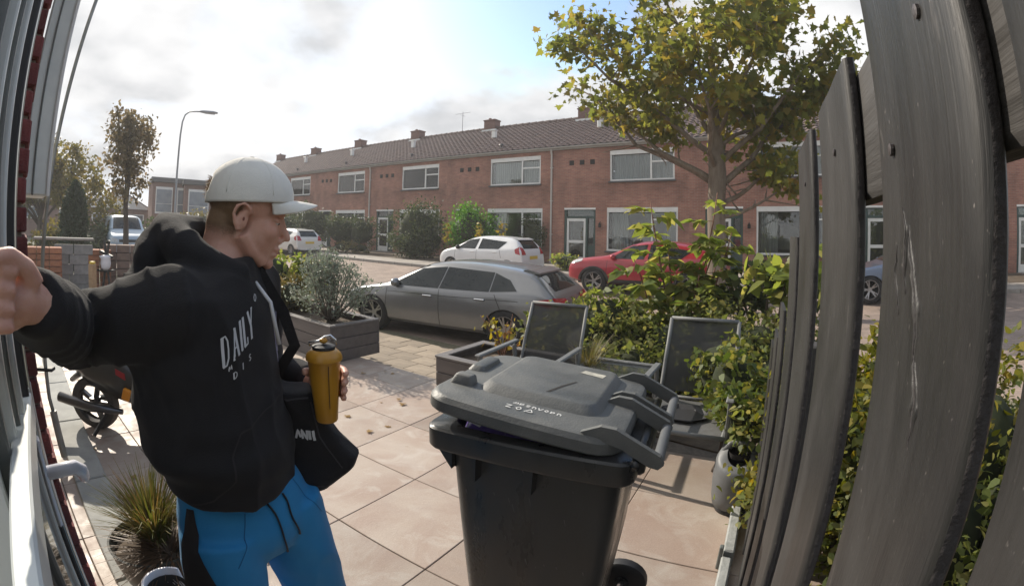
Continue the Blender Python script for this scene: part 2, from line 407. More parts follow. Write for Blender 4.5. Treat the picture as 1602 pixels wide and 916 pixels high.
# fallen leaves and grit on the slabs
rgl = np.random.default_rng(5); fl = []
for _ in range(70):
    i_, j_ = rgl.uniform(-8, 2.2), rgl.uniform(-1.4, 4.4); p_ = G(i_, j_, .006)
    if p_.x*.866-p_.y*.5 < .02: fl.append(tuple(p_))
lm_ = leaf_mesh('fallen_leaves', np.array(fl), .045, leaf_mat('fallen_leaf', (.20, .12, .04), (.28, .18, .06), (.16, .08, .03), .2), T_MAPLE, droop=0, up=6, rng=rgl)
for v in lm_.vertices: v.co.z = max(.004, min(v.co.z, .016))
tag(link('fallen_leaves', lm_), 'scattered dry leaves lying on the patio slabs', 'leaves', kind='stuff')
# ================================================================ the row of brick houses across the street
HW, WALL = 6.2, 18.58
HB0 = .13                                                   # ground level at the house fronts
m_brick = brick_mat('facade_brick', (.355, .162, .112), (.262, .112, .08), (.30, .235, .2), bump=.4, patch=.1)
m_brick2 = brick_mat('chimney_brick', (.2, .105, .085), (.15, .075, .06), (.16, .13, .115), bump=.4)
m_white = mat('white_paint', (.76, .76, .74), (.68, .68, .66), scale=3, rough=.45)
m_grey_trim = mat('zinc_trim', (.5, .48, .45), (.4, .39, .37), scale=4, rough=.55)
m_sill = mat('slate_sill', (.08, .08, .085), rough=.5)
m_tile = mat('roof_tile', (.165, .115, .1), (.105, .078, .072), scale=2.2, rough=.85, bump=.3, bscale=30, contrast=(.3, .7), detail=8)
m_dkgreen = mat('dark_green_paint', (.028, .06, .052), rough=.4)
m_dark = mat('dark_void', (.015, .013, .012), rough=.9)
m_room = mat('room_interior', (.10, .09, .08), (.05, .045, .04), scale=1.2, rough=.9)
m_curtain = mat('net_curtain', (.52, .52, .5), (.36, .36, .35), scale=3, rough=.9, stretch=(9, 1, .3))
m_drape = mat('grey_drape', (.30, .29, .28), (.2, .19, .185), scale=3, rough=.9, stretch=(10, 1, .3))
m_blue = mat('blue_drape', (.34, .46, .55), (.28, .4, .5), scale=3, rough=.9, stretch=(10, 1, .3))
m_glass = glass_mat('window_glass', (.86, .9, .9), 1.0)
m_lead = mat('lead_flashing', (.55, .56, .56), rough=.5)
m_brownpipe = mat('pvc_grey', (.5, .47, .44), rough=.5)

def house_unit():
    """one house, local x along the facade (0..HW), y depth into the house, z up from the street level of the row"""
    root = thing('row_house', (0, 0, 0), 0, 'x', 'house')
    # openings in local coordinates (x0, x1, z0, z1)
    O = [('u', 2.79, 5.60, 3.70, 5.02), ('g', 2.66, 5.73, .75, 2.58), ('d', .64, 2.14, HB0, 2.58)]
    T = .12
    w = MB()
    def wb(x0, x1, z0, z1): w.box(((x0+x1)/2, .11, (z0+z1)/2), (x1-x0, .22, z1-z0))
    wb(0, .64, -.3, 5.2); wb(.64, 2.14, 2.58, 5.2); wb(2.14, 2.66, -.3, 5.2); wb(5.73, HW, -.3, 5.2)
    wb(2.66, 5.73, -.3, .75); wb(2.66, 5.73, 2.58, 3.70); wb(2.66, 2.79, 3.70, 5.2); wb(5.60, 5.73, 3.70, 5.2); wb(2.79, 5.60, 5.02, 5.2); wb(.64, 2.14, -.3, HB0)
    part('wall', w, m_brick, root)
    sv = MB(); sv.box((HW/2, 8.15, 2.45), (HW-.02, .2, 5.5)); sv.box((.1, 4.1, 2.45), (.18, 7.9, 5.5)); sv.box((HW-.1, 4.1, 2.45), (.18, 7.9, 5.5)); sv.box((HW/2, 4.1, 2.72), (HW-.4, 7.6, .2))
    part('inner_structure', sv, m_room, root)
    def window(x0, x1, z0, z1, kind):
        fr = MB(); f = .07; y = .06
        band = .19 if kind == 'u' else .2
        fr.box(((x0+x1)/2, y, z1-band/2), (x1-x0, .10, band))                 # white blind box on top
        fr.box(((x0+x1)/2, y, z0+f/2), (x1-x0, .08, f))
        for x in (x0+f/2, x1-f/2): fr.box((x, y, (z0+f+z1-band)/2), (f, .08, z1-band-z0-f))
        xm = x0+(x1-x0)*.645
        fr.box((xm, y, (z0+f+z1-band)/2), (f*1.15, .08, z1-band-z0-f))
        zt = z1-band-(.36 if kind == 'u' else .30)
        fr.box(((xm+x1-f)/2+f*.3, y, zt), (x1-xm-f*1.6, .078, f*.95))
        W = part('window', fr, m_white, root)
        gm = MB().box(((x0+xm)/2, y+.01, (z0+z1-band)/2), (xm-x0-f, .008, z1-band-z0-f)); part('pane', gm, m_glass, W)
        gm = MB().box(((x1+xm)/2, y+.01, (z0+zt)/2), (x1-xm-f, .008, zt-z0-f)); part('pane', gm, m_glass, W)
        gm = MB().box(((x1+xm)/2, y+.01, (zt+z1-band)/2), (x1-xm-f, .008, z1-band-zt-f)); part('pane', gm, m_glass, W)
        si = MB().box(((x0+x1)/2, -.02, z0-.035), (x1-x0+.1, .16, .06)); part('sill', si, m_sill, W)
        return W, xm, zt
    def pleats(x0, x1, z0, z1, y, nm, mt, par, k=9):
        c = MB(); n = max(8, int((x1-x0)*k*4)); ring = []
        for i in range(n+1):
            x = x0+(x1-x0)*i/n; yy = y+.03*math.sin(i*math.pi/2)+.012*math.sin(i*1.7)
            ring.append([(x, yy, z0), (x, yy, z1)])
        c.loft(ring, caps=False, close=False)
        return part(nm, c, mt, par, smooth=True)
    Wu, xm, zt = window(*O[0][1:], 'u')
    pleats(2.9, 5.5, 3.72, 4.86, .3, 'curtain', m_curtain, Wu)
    Wg, xm2, zt2 = window(*O[1][1:], 'g')
    pleats(2.75, 3.5, .8, 2.4, .45, 'curtain', m_drape, Wg); pleats(5.2, 5.68, .8, 2.4, .45, 'curtain', m_drape, Wg)
    bk = MB(); bk.box((4.2, 3.4, 1.5), (3.6, .1, 2.6)); bk.box((4.2, 3.4, 4.2), (3.6, .1, 2.6)); bk.box((4.2, 2.2, .75), (3.3, 2.3, .06)); part('room', bk, m_room, root)
    part('sofa', MB().box((4.0, 1.6, 1.15), (1.2, .5, .5), bev=.05), m_drape, root); part('vase', MB().lathe([(.05, .8), (.08, .95), (.04, 1.05), (.06, 1.12)], (5.0, .7, 0), 10, True), m_drape, root); part('table_lamp', MB().lathe([(.06, .8), (.02, .85), (.02, 1.05), (.12, 1.06), (.07, 1.25)], (3.2, .6, 0), 10, True), m_drape, root)
    # door with white leaf, dark green surround and side light
    df = MB(); x0, x1, z0, z1 = O[2][1:]
    df.box(((x0+x1)/2, .05, z1-.04), (x1-x0, .12, .08)); part('door_lintel', df, m_white, root)
    df = MB(); df.box((x0+.05, .08, 1.3), (.10, .1, 2.36)); df.box((x1-.05, .08, 1.3), (.1, .1, 2.36)); df.box(((x0+x1)/2, .085, 2.17), (x1-x0-.2, .09, .08)); df.box((x0+1.07, .08, 1.13), (.09, .1, 2.0))
    df.box(((x1+x0+1.07)/2-.0, .1, .55), (x1-x0-1.2, .05, .8)); df.box(((x0+x1)/2, .12, 2.34), (x1-x0-.2, .02, .28)); DF = part('door_frame', df, m_dkgreen, root)
    part('fanlight', MB().box(((x0+x1)/2, .1, 2.34), (x1-x0-.24, .008, .24)), m_glass, DF)
    part('side_light', MB().box(((x1+x0+1.07)/2, .1, 1.55), (x1-x0-1.24, .008, 1.15)), m_glass, DF)
    dr = MB(); xa, xb = x0+.11, x0+1.02; zb, zt3 = HB0+.02, 2.12; s_ = .1
    dr.box((xa+s_/2, .09, (zb+zt3)/2), (s_, .06, zt3-zb)); dr.box((xb-s_/2, .09, (zb+zt3)/2), (s_, .06, zt3-zb))
    for zq, h in ((zt3-.06, .12), (1.1, .12), (zb+.14, .28)): dr.box(((xa+xb)/2, .09, zq), (xb-xa-2*s_, .06, h))
    DR = part('door', dr, m_white, root)
    part('door_pane', MB().box(((xa+xb)/2, .1, 1.6), (xb-xa-2*s_, .008, .88)), m_glass, DR); part('door_pane', MB().box(((xa+xb)/2, .1, .72), (xb-xa-2*s_, .008, .64)), m_glass, DR)
    part('door_handle', MB().tube([(xb-.05, .05, 1.08), (xb-.05, .0, 1.08), (xb-.17, .0, 1.08)], .012, 6), m_grey_trim, DR)
    part('hall', MB().box((1.4, .9, 1.2), (1.4, .06, 2.5)), m_room, root)
    part('doorstep', MB().box((1.39, -.25, HB0-.06), (1.5, .6, .14), bev=.015), m_kerb, root)
    # three wall vents
    for k in range(3): part('wall_vent', MB().box((.98+k*.5, .015, 4.58), (.21, .08, .21)), m_dark, root)
    # wall lamp
    part('wall_lamp', MB().tube([(2.38, 0, 1.95), (2.38, -.1, 1.97), (2.38, -.13, 1.9)], .012, 6).lathe([(.02, 0), (.06, -.05), (.065, -.18), (.03, -.2)], (2.38, -.13, 1.93), 8, True), m_dark, root)
    # gutter and fascia
    g = MB(); g.box((HW/2, -.01, 5.235), (HW, .2, .07)); part('fascia', g, m_grey_trim, root)
    g = MB(); ring = [[(x, -.16+.075*math.cos(t), 5.32+.075*math.sin(t)) for t in np.linspace(math.pi, 2*math.pi, 9)]+[(x, -.16+.065*math.cos(t), 5.32+.065*math.sin(t)) for t in np.linspace(2*math.pi, math.pi, 9)] for x in (0, HW)]
    g.loft(ring); part('gutter', g, m_grey_trim, root, smooth=True, sharp=40)
    # roof with rows of pantiles
    z0, z1, y0, y1 = 5.33, 7.62, -.2, 4.0
    sl_len = math.hypot(y1-y0, z1-z0); nc = 15; cols = 21; sub = 5
    ry, rz = (y1-y0)/sl_len, (z1-z0)/sl_len
    rm = MB()
    for side in (0, 1):
        rings = []
        for c_ in range(nc):
            for e_ in (0, 1):
                s0 = (c_+e_)*sl_len/nc - (0.0 if e_ == 0 else -.004)
                row = []
                for q in range(cols*sub+1):
                    x = HW*q/(cols*sub); ph = (q % sub)/sub
                    hgt = .028*math.sin(ph*2*math.pi)+(.035 if e_ == 0 else .004)+.006*noise.noise(Vector((q//sub*3.1, c_*2.3, side)))
                    yy = y0+ry*s0-rz*hgt; zz_ = z0+rz*s0+ry*hgt
                    if side: yy = 2*y1-yy
                    row.append((x, yy, zz_))
                rings.append(row)
        rm.loft(rings, caps=False, close=False)
    RF = part('roof', rm, m_tile, root)
    b_ = MB(); b_.add([(0, y0+.05, z0-.05), (HW, y0+.05, z0-.05), (HW, y1, z1-.05), (0, y1, z1-.05), (0, 2*y1-y0, z0-.05), (HW, 2*y1-y0, z0-.05)], [(0, 1, 2, 3), (3, 2, 5, 4)]); part('roof_deck', b_, m_dark, RF)
    rd = MB()
    for k in range(14): rd.tube([(k*HW/14, y1, z1+.015), ((k+1)*HW/14-.01, y1, z1+.03)], [.1, .115], 8)
    part('ridge_tiles', rd, m_tile, RF)
    # chimney astride the ridge, at the party wall
    ch = MB(); ch.box((.0, y1, z1+.14), (.78, .58, .66)); CH = part('chimney', ch, m_brick2, RF)
    cc = MB(); cc.box((.0, y1, z1+.50), (.86, .66, .08), bev=.01); cc.lathe([(.1, .0), (.09, .14), (.07, .15)], (-.15, y1, z1+.54), 10, True); part('chimney_cap', cc, m_brick2, CH)
    part('flashing', MB().box((0, y1-.32, z1-.14), (1.05, .06, .12)).box((0, y1-.36, z1-.2), (1.2, .14, .03)), m_lead, CH)
    # roof ventilator hood, white, and a small grey one
    def on_roof(x, s_): return Vector((x, y0+ry*s_, z0+rz*s_))
    p = on_roof(1.55, 2.6); v = MB(); v.box(p+Vector((0, -.05, .2)), (.26, .2, .42), bev=.03); v.box(p+Vector((0, -.06, .42)), (.32, .28, .05), bev=.01); part('roof_ventilator', v, m_white, RF)
    p = on_roof(3.2, .55); v = MB(); v.lathe([(.05, 0), (.05, .12), (.12, .14), (.1, .2), (.02, .22)], p, 8, True); part('roof_cowl', v, m_sill, RF)
    return root
unit = house_unit()
H_LAB = {-1: 'brick row house at the far left end, hidden behind the man', 0: 'brick row house just right of the cap peak, clipped bush before it',
 1: 'brick row house behind the low dark hedge, leftmost grey downpipe at its right edge', 2: 'brick row house behind the tall dark holly bush, white door at its left',
 3: 'brick row house behind the bright green round bush and white car', 4: 'brick row house with white glazed door above the red car bonnet',
 5: 'brick row house behind the maple trunk', 6: 'brick row house seen between the tall fence boards', 7: 'brick row house at the right edge beyond the fence'}
first = True
for k in range(-1, 8):
    h = unit if first else copy_tree(unit)
    first = False
    a0 = -9.63+HW*(k-4)
    h.location = F(a0, WALL, 0); h.rotation_euler[2] = YAW
    tag(h, H_LAB[k], 'house', 'terrace of brick row houses')
    for ch in h.children:                                     # curtains differ from house to house
        for g in ch.children:
            if g.name.startswith('curtain'):
                r_ = random.Random(k*7+len(g.name)); g.data = g.data.copy(); g.data.materials[0] = r_.choice([m_curtain, m_curtain, m_drape, m_blue])
    if k in (0, 2, 4, 6):
        if k in (2, 4): part('antenna', MB().tube([(3.9, 4.0, 7.5), (3.9, 4.0, 9.0)], .015, 5).bar((3.3, 4.0, 8.9), (4.5, 4.0, 8.9), .015, .015).bar((3.9, 3.75, 8.75), (3.9, 4.25, 8.75), .012, .012), m_sill, h)
        dp = MB(); dp.tube([(.0, -.12, 5.28), (.0, -.1, 5.1), (.0, -.06, 5.0), (.0, -.06, .12)], .045, 8)
        for z in (4.4, 2.9, 1.4): dp.box((0, -.03, z), (.13, .1, .04))
        part('downpipe', dp, m_brownpipe, h, smooth=True, sharp=40)
# front gardens: soil strip and paths
sheet('front_gardens', -46, 30, [14.94, 18.58], lambda n: .135, m_soil)
sheet('garden_path', -24.2, -21.3, [14.92, 18.3], lambda n: .15, m_pave)
sheet('garden_path', -9.3, -7.0, [14.92, 18.3], lambda n: .15, m_pave)
sheet('garden_path', -3.0, -1.0, [14.92, 18.3], lambda n: .15, m_pave)
# ================================================================ our own facade at the left edge: door, jamb, brick reveal, bay panel, pipe
TV = Vector((-math.sin(R(58)), math.cos(R(58)), 0)); CV = Vector((math.cos(R(58)), math.sin(R(58)), 0))
def OW(t, c, z=0.0): return TV*t+CV*c+Vector((0, 0, z))
OWM = Matrix((TV, CV, Vector((0, 0, 1)))).transposed().to_4x4()   # local (t, c, z)
m_pvc = mat('pvc_frame', (.70, .73, .70), (.6, .63, .61), scale=5, rough=.35)
m_pvc_dark = mat('grey_profile', (.16, .17, .16), (.11, .12, .115), scale=6, rough=.4)
m_rubber = mat('black_rubber', (.02, .02, .022), rough=.6)
m_redbrick = mat('dark_red_brick', (.22, .055, .05), (.13, .035, .035), scale=30, rough=.85, bump=.6, bscale=120, rnd=.25)
m_mortar = mat('mortar', (.42, .36, .3), (.32, .27, .23), scale=40, rough=.95, bump=.5, bscale=90)
m_handle = mat('white_handle', (.74, .74, .8), rough=.25, coat=.3)
m_alu = mat('aluminium', (.6, .61, .6), rough=.3, metal=.9)
def lpart(nm, mb, m, par, **k):
    o = part(nm, mb, m, par, **k); return o
def own(name, label, cat):
    o = thing(name, (0, 0, 0), 0, label, cat); o.rotation_euler[2] = math.atan2(TV.y, TV.x); return o
# local frame of these: x = t (away along the wall), y = -c ... (rotation keeps x=TV, y=rot90(TV))
YS = 1 if (Vector((-TV.y, TV.x, 0)).dot(CV) > 0) else -1
def L3(t, c, z): return (t, YS*c, z)
w = own('brick_wall', 'dark red brick end of our house wall beside the door', 'wall')
bb = MB(); bb.box(L3(2.6, -.10, 2.0), (2.72, .2, 4.4)); lpart('wall_core', bb, m_mortar, w)
br_me = MB().box((0, 0, 0), (.2, .22, .052), bev=.004).mesh('brick', m_redbrick)
for i in range(58):
    z = .03+i*.0625
    link('brick', br_me, w, L3(1.315, -.1+.004*random.Random(i).uniform(-1, 1), z))
fr = own('door_frame', 'grey and white door frame profiles at the left edge of the picture', 'door frame')
def vert(nm, t, c0, c1, dt, m, z0=.0, z1=3.9, par=fr): lpart(nm, MB().box(L3(t, (c0+c1)/2, (z0+z1)/2), (dt, abs(c1-c0), z1-z0), bev=.004), m, par)
vert('outer_jamb', 1.17, -.032, -.0135, .05, m_pvc_dark)
vert('metal_strip', 1.13, -.0150, -.0105, .02, m_alu)
vert('rubber_seal', 1.10, -.034, -.0165, .03, m_rubber)
vert('inner_jamb', 1.02, -.05, -.030, .06, m_pvc)
vert('rebate', .96, -.058, -.040, .05, m_pvc_dark)
vert('door_stop', .90, -.078, -.048, .04, m_pvc); vert('side_panel', .84, -.14, -.062, .03, m_pvc_dark); vert('white_stile', .80, -.20, -.085, .03, m_white)
# door leaf: low glass pane, rail and upper pane, slightly ajar
d = own('front_door', 'low glazed door leaf with white rail and handle at the lower left', 'door')
ang = math.atan2(.058, 1.0)
def DL(t, y, z): return Vector(L3(t, -.098+t*.062+y, z))
def dbar(nm, t0, t1, z0, z1, th, m, y=0.0): lpart(nm, MB().bar(DL(t0, y, (z0+z1)/2), DL(t1, y, (z0+z1)/2), th, z1-z0, bev=.004), m, d)
dbar('stile', 1.12, 1.20, .05, 1.19, .03, m_pvc); dbar('stile', .28, .38, .05, 1.19, .03, m_pvc)
dbar('middle_rail', .38, 1.12, 1.13, 1.19, .034, m_pvc); dbar('bottom_rail', .38, 1.12, .05, .2, .034, m_pvc)
m_doorglass = glass_mat('door_glass', (.7, .73, .68), 1.6, .05)
m_blind = mat('pale_blind', (.66, .66, .56), (.5, .51, .42), scale=3, rough=.6, stretch=(1, 1, .4))  # pale sheet added behind the pane, coloured as the glass's bright reflection
dbar('lower_pane', .38, 1.12, .2, 1.13, .006, m_doorglass, .004)
dbar('blind', .39, 1.11, .22, 1.12, .004, m_blind, -.012); dbar('glazing_bead', .70, .72, .2, 1.13, .014, m_pvc_dark, .008); dbar('glazing_bead', .94, .955, .2, 1.13, .014, m_pvc, .008)
hz = 1.035
hb = MB(); hb.box(DL(1.06, .012, hz-.02), (.035, .012, .2), bev=.005)
lpart('handle_plate', hb, m_handle, d)
hp = MB(); hp.tube([DL(1.06, .01, hz), DL(1.06, .055, hz), DL(1.065, .078, hz-.002), DL(1.07, .090, hz-.014), DL(1.09, .094, hz-.04), DL(1.11, .094, hz-.058)], [.015, .0155, .016, .0155, .0135, .008], 12)
lpart('door_handle', hp, m_handle, d, smooth=True)
KT = .03                                                       # this old front leans a touch
for o_ in (w, fr, d): o_.rotation_euler = (Matrix.Rotation(math.atan2(TV.y, TV.x), 3, 'Z') @ Matrix.Rotation(YS*KT, 3, 'X')).to_euler(); o_.location = CV*(CAM_H*KT)
# pale bay-window side panel higher up on the facade
bp_ = own('bay_side_panel', 'tall pale grey bay window side panel hanging above head height', 'panel')
lpart('panel', MB().box(L3(3.1, .066, 3.16), (.5, .142, 3.05), bev=.01), m_pvc, bp_)
lpart('corner_bead', MB().box(L3(2.845, .136, 3.16), (.02, .02, 3.05), bev=.004), m_white, bp_); lpart('corner_bead', MB().box(L3(2.845, .052, 3.16), (.012, .01, 3.05), bev=.003), m_pvc_dark, bp_)
# thin pipe down the facade
m_pipe = mat('thin_grey_pipe', (.30, .30, .28), (.2, .2, .19), scale=8, rough=.4, metal=.4)
pp = thing('cable_pipe', polar(-55.9, 3.35, 0), 0, 'thin grey pipe running down the left facade to the slabs', 'pipe')
base = polar(-55.9, 3.35, 0)
def pl(az, r, z): return polar(az, r, z)-base
part('tube', MB().tube([pl(-52.7, 3.4, 3.3), pl(-53.6, 3.4, 2.75), pl(-54.9, 3.4, 1.9), pl(-55.6, 3.4, 1.32), pl(-56.0, 3.4, .75), pl(-56.1, 3.38, .42), pl(-55.9, 3.36, .33)], .0125, 8), m_pipe, pp, smooth=True)
part('sleeve', MB().tube([pl(-55.9, 3.36, .34), pl(-55.6, 3.35, .03)], .024, 8), m_pipe, pp, smooth=True, sharp=40)
part('clip', MB().box(pl(-56.0, 3.4, .60), (.11, .06, .022), Matrix.Rotation(R(30), 3, 'Z'), bev=.004), m_rubber, pp)

# ================================================================ plank fence on the right, close to the camera
FD = Vector((math.sin(R(30)), math.cos(R(30)), 0)); FN = Vector((math.cos(R(30)), -math.sin(R(30)), 0))
def plank_mat():
    m = bpy.data.materials.new('weathered_plank'); t, N, L = nodes_of(m); b = N['Principled BSDF']; b.inputs['Specular IOR Level'].default_value = .35
    tcn = N.new('ShaderNodeTexCoord'); oi = N.new('ShaderNodeObjectInfo')
    ad = N.new('ShaderNodeVectorMath'); ad.operation = 'ADD'; L.new(tcn.outputs['Object'], ad.inputs[0])
    sc = N.new('ShaderNodeVectorMath'); sc.operation = 'SCALE'; sc.inputs['Scale'].default_value = 7.0; cb = N.new('ShaderNodeCombineXYZ'); L.new(oi.outputs['Random'], cb.inputs[0]); L.new(oi.outputs['Random'], cb.inputs[1]); L.new(cb.outputs[0], sc.inputs[0]); L.new(sc.outputs[0], ad.inputs[1])
    def nz(s, d, st, dist=0.0):
        mp_ = N.new('ShaderNodeMapping'); mp_.inputs['Scale'].default_value = st; L.new(ad.outputs[0], mp_.inputs[0])
        n = N.new('ShaderNodeTexNoise'); n.inputs['Scale'].default_value = s; n.inputs['Detail'].default_value = d; n.inputs['Distortion'].default_value = dist; n.inputs['Roughness'].default_value = .65; L.new(mp_.outputs[0], n.inputs['Vector']); return n.outputs[0]
    def mrange(s, a, b_, c, d):
        n = N.new('ShaderNodeMapRange'); n.inputs[1].default_value = a; n.inputs[2].default_value = b_; n.inputs[3].default_value = c; n.inputs[4].default_value = d; L.new(s, n.inputs[0]); return n.outputs[0]
    big = nz(5.0, 7, (1, 1, .4), .5); grain = nz(110, 6, (1, 1, .035), .8); scuff = nz(34, 4, (1, 1, .22), .5); speck = nz(240, 2, (1, 1, .6))
    x = N.new('ShaderNodeMixRGB'); x.inputs[1].default_value = (.0215, .021, .0212, 1); x.inputs[2].default_value = (.047, .0455, .0445, 1); L.new(mrange(big, .35, .65, 0, 1), x.inputs[0])
    y = N.new('ShaderNodeMixRGB'); y.blend_type = 'MULTIPLY'; y.inputs[0].default_value = 1; L.new(x.outputs[0], y.inputs[1]); L.new(mrange(grain, .3, .7, .86, 1.06), y.inputs[2])
    z = N.new('ShaderNodeMixRGB'); z.inputs[2].default_value = (.19, .175, .165, 1); L.new(y.outputs[0], z.inputs[1]); L.new(mrange(scuff, .66, .80, 0, .75), z.inputs[0])
    w2 = N.new('ShaderNodeMixRGB'); w2.inputs[2].default_value = (.22, .2, .19, 1); L.new(z.outputs[0], w2.inputs[1]); L.new(mrange(speck, .70, .78, 0, .7), w2.inputs[0]); L.new(w2.outputs[0], b.inputs['Base Color']); L.new(mrange(big, .3, .7, .34, .58), b.inputs['Roughness'])
    bp = N.new('ShaderNodeBump'); bp.inputs['Strength'].default_value = .55; bp.inputs['Distance'].default_value = .0025; L.new(grain, bp.inputs['Height'])
    bp2 = N.new('ShaderNodeBump'); bp2.inputs['Strength'].default_value = .3; bp2.inputs['Distance'].default_value = .004; L.new(scuff, bp2.inputs['Height']); L.new(bp.outputs[0], bp2.inputs['Normal']); L.new(bp2.outputs[0], b.inputs['Normal'])
    return m
m_plank = plank_mat()
m_plank_edge = mat('plank_edge', (.035, .03, .03), (.02, .018, .02), scale=25, rough=.8, bump=.5, bscale=80)
m_screw = mat('rusty_screw', (.09, .08, .08), rough=.5, metal=.6)
fence = thing('plank_fence', FN*.1, -R(30), 'dark weathered plank fence stepping down along the right side', 'fence')
# local: x = across (away from patio), y = along, z up
def plank(y0, y1, z0, z1, lean=0.0, seed=0, th=.013):
    """a board with softened, slightly chipped edges; its face towards the patio is at local x=0"""
    rg = random.Random(seed); ny, nz_ = 8, 44; e = .004
    vs = []; fs = []
    def prof(v):                                               # cross-section (x, y) loop at height v
        j0 = noise.noise(Vector((seed*3.7, v*9, 0)))*.0022; j1 = noise.noise(Vector((seed*3.7+5, v*9, 0)))*.0022
        ch0 = abs(noise.noise(Vector((seed+9, v*21, 3))))*.004; ch1 = abs(noise.noise(Vector((seed+4, v*21, 7))))*.004
        P_ = []
        a, b_ = y0+j0, y1+j1
        P_.append((e+ch0, a)); P_.append((0, a+e+ch0))
        for k in range(1, ny):
            yy = a+(b_-a)*k/ny; P_.append((noise.noise(Vector((yy*14, v*3, seed)))*.0016, yy))
        P_.append((0, b_-e-ch1)); P_.append((e+ch1, b_)); P_.append((th-e*.5, b_)); P_.append((th, b_-e*.5)); P_.append((th, a+e*.5)); P_.append((th-e*.5, a))
        return P_
    rings = []
    for i in range(nz_+1):
        z = z0+(z1-z0)*i/nz_; v = z
        sh = 1.0 if 0 < i < nz_ else .9
        rings.append([(p[0]*sh+(1-sh)*th*.5, p[1]+lean*(z-CAM_H), z) for p in prof(v)])
    mb_ = MB(); mb_.loft(rings); me = mb_.mesh('board', [m_plank, m_plank_edge], smooth=True, sharp=50)
    for p in me.polygons:
        if abs(p.normal.y) > .75 and abs(p.normal.z) < .5: p.material_index = 1
    return link('board', me, fence)
BOARDS = [(-.09, .168, 2.35), (.203, .384, 2.3), (.496, .74, 1.722), (.872, 1.14, 1.726), (1.24, 1.46, 1.535), (1.66, 1.87, 1.285), (2.0, 2.2, 1.12), (2.33, 2.53, 1.0)]
for i, (y0, y1, z1) in enumerate(BOARDS):
    plank(y0, y1, .06, z1, lean=(.010 if i < 2 else .0), seed=i+1)
# rails behind the boards
def rail(y0, y1, z0, z1):
    mb_ = MB(); n = 30
    rings = []
    for i in range(n+1):
        y = y0+(y1-y0)*i/n; w_ = noise.noise(Vector((y*6, z0, 2)))*.003
        rings.append([(.0145, y, z0+.006+w_), (.019, y, z0+w_), (.04, y, z0+w_), (.045, y, z0+.006), (.045, y, z1-.006), (.04, y, z1), (.019, y, z1), (.0145, y, z1-.006)])
    mb_.loft(rings); me = mb_.mesh('rail', m_plank_rail, smooth=True, sharp=40); link('rail', me, fence)
m_plank_rail = mat('rail_wood', (.055, .051, .048), (.036, .034, .033), scale=14, rough=.75, bump=.5, bscale=60, stretch=(1, .06, 1), detail=6)
rail(-.3, .80, 1.578, 1.71); rail(-.3, 2.5, .30, .42)
for (y, z) in ((.255, 1.66), (.345, 1.60), (.60, 1.64), (.98, 1.64)):
    part('screw', MB().lathe([(.0045, 0), (.0045, .002), (.002, .0025)], (0, 0, 0), 8, True).xf(Matrix.Translation((-.0005, y, z)) @ Matrix.Rotation(R(-90), 4, 'Y')), m_screw, fence)
# a long healed scar in the grain of the nearest full board
def scar(y0, z0, y1, z1, w_, seed):
    pts = []; rg_ = random.Random(seed); n = 14
    for k in range(n):
        t = k/(n-1); pts.append((y0+(y1-y0)*t+.004*math.sin(t*6+seed)+rg_.uniform(-.0012, .0012), z0+(z1-z0)*t, math.sin(math.pi*min(1, t*.96+.02))**.7*(.75+.5*rg_.random())))
    part('grain_crack', MB().tube([(.0002, y, z) for y, z, q in pts], [max(.0002, w_*.42*q) for y, z, q in pts], 6), m_plank_edge, fence, smooth=True)
    for sg in (-1, 1): part('grain_lip', MB().tube([(.0010, y+sg*w_*1.15*q, z) for y, z, q in pts], [max(.0002, w_*.75*q) for y, z, q in pts], 8), m_plank, fence, smooth=True)
scar(.312, 1.548, .288, 1.465, .0030, 1); scar(.288, 1.475, .268, 1.418, .0036, 2); scar(.330, 1.56, .316, 1.505, .0018, 3); scar(.345, 1.535, .335, 1.49, .0014, 5)
part('post', MB().box((.1, 1.55, .6), (.08, .08, 1.2), bev=.006), m_plank_rail, fence); part('post', MB().box((.1, -.2, 1.1), (.08, .08, 2.2), bev=.006), m_plank_rail, fence)
# grey edging rail on the ground by the fence foot
m_edgewood = mat('grey_edging', (.34, .35, .34), (.24, .25, .24), scale=10, rough=.8, bump=.4, bscale=50)
eg = thing('edging_rail', FN*.035+FD*1.85, -R(30), 'pale grey timber edging at the foot of the fence', 'edging')
part('sleeper', MB().box((0, .42, .05), (.055, .62, .1), bev=.008), m_edgewood, eg); part('sleeper', MB().box((-.004, -.26, .042), (.05, .7, .085), bev=.008), m_edgewood, eg); part('stake', MB().box((-.036, .1, .06), (.02, .03, .14), bev=.004), m_pvc_dark, eg)
# neighbour's bark strip behind the fence
nb = MB(); nb.prism([tuple((FN*.16+FD*-.6)[:2]), tuple((FN*.16+FD*4.2)[:2]), tuple((FN*6+FD*4.2)[:2]), tuple((FN*6-FD*.6)[:2])], -.42, -.02, 'z'); tag(part('garden_soil', nb, mat('bark_mulch', (.2, .1, .055), (.09, .055, .035), scale=40, rough=.95, bump=1.0, bscale=60)), kind='structure')
nb = MB(); nb.prism([tuple((FN*.15+FD*2.62)[:2]), tuple(F(1.8, 3.42)[:2]), tuple(F(1.9, 5.35)[:2]), tuple(F(-1.2, 5.35)[:2]), tuple(F(-1.2, 3.42)[:2]), tuple((FN*-.05+FD*3.2)[:2])], -.42, .0, 'z'); tag(part('border_soil', nb, m_soil), kind='structure')

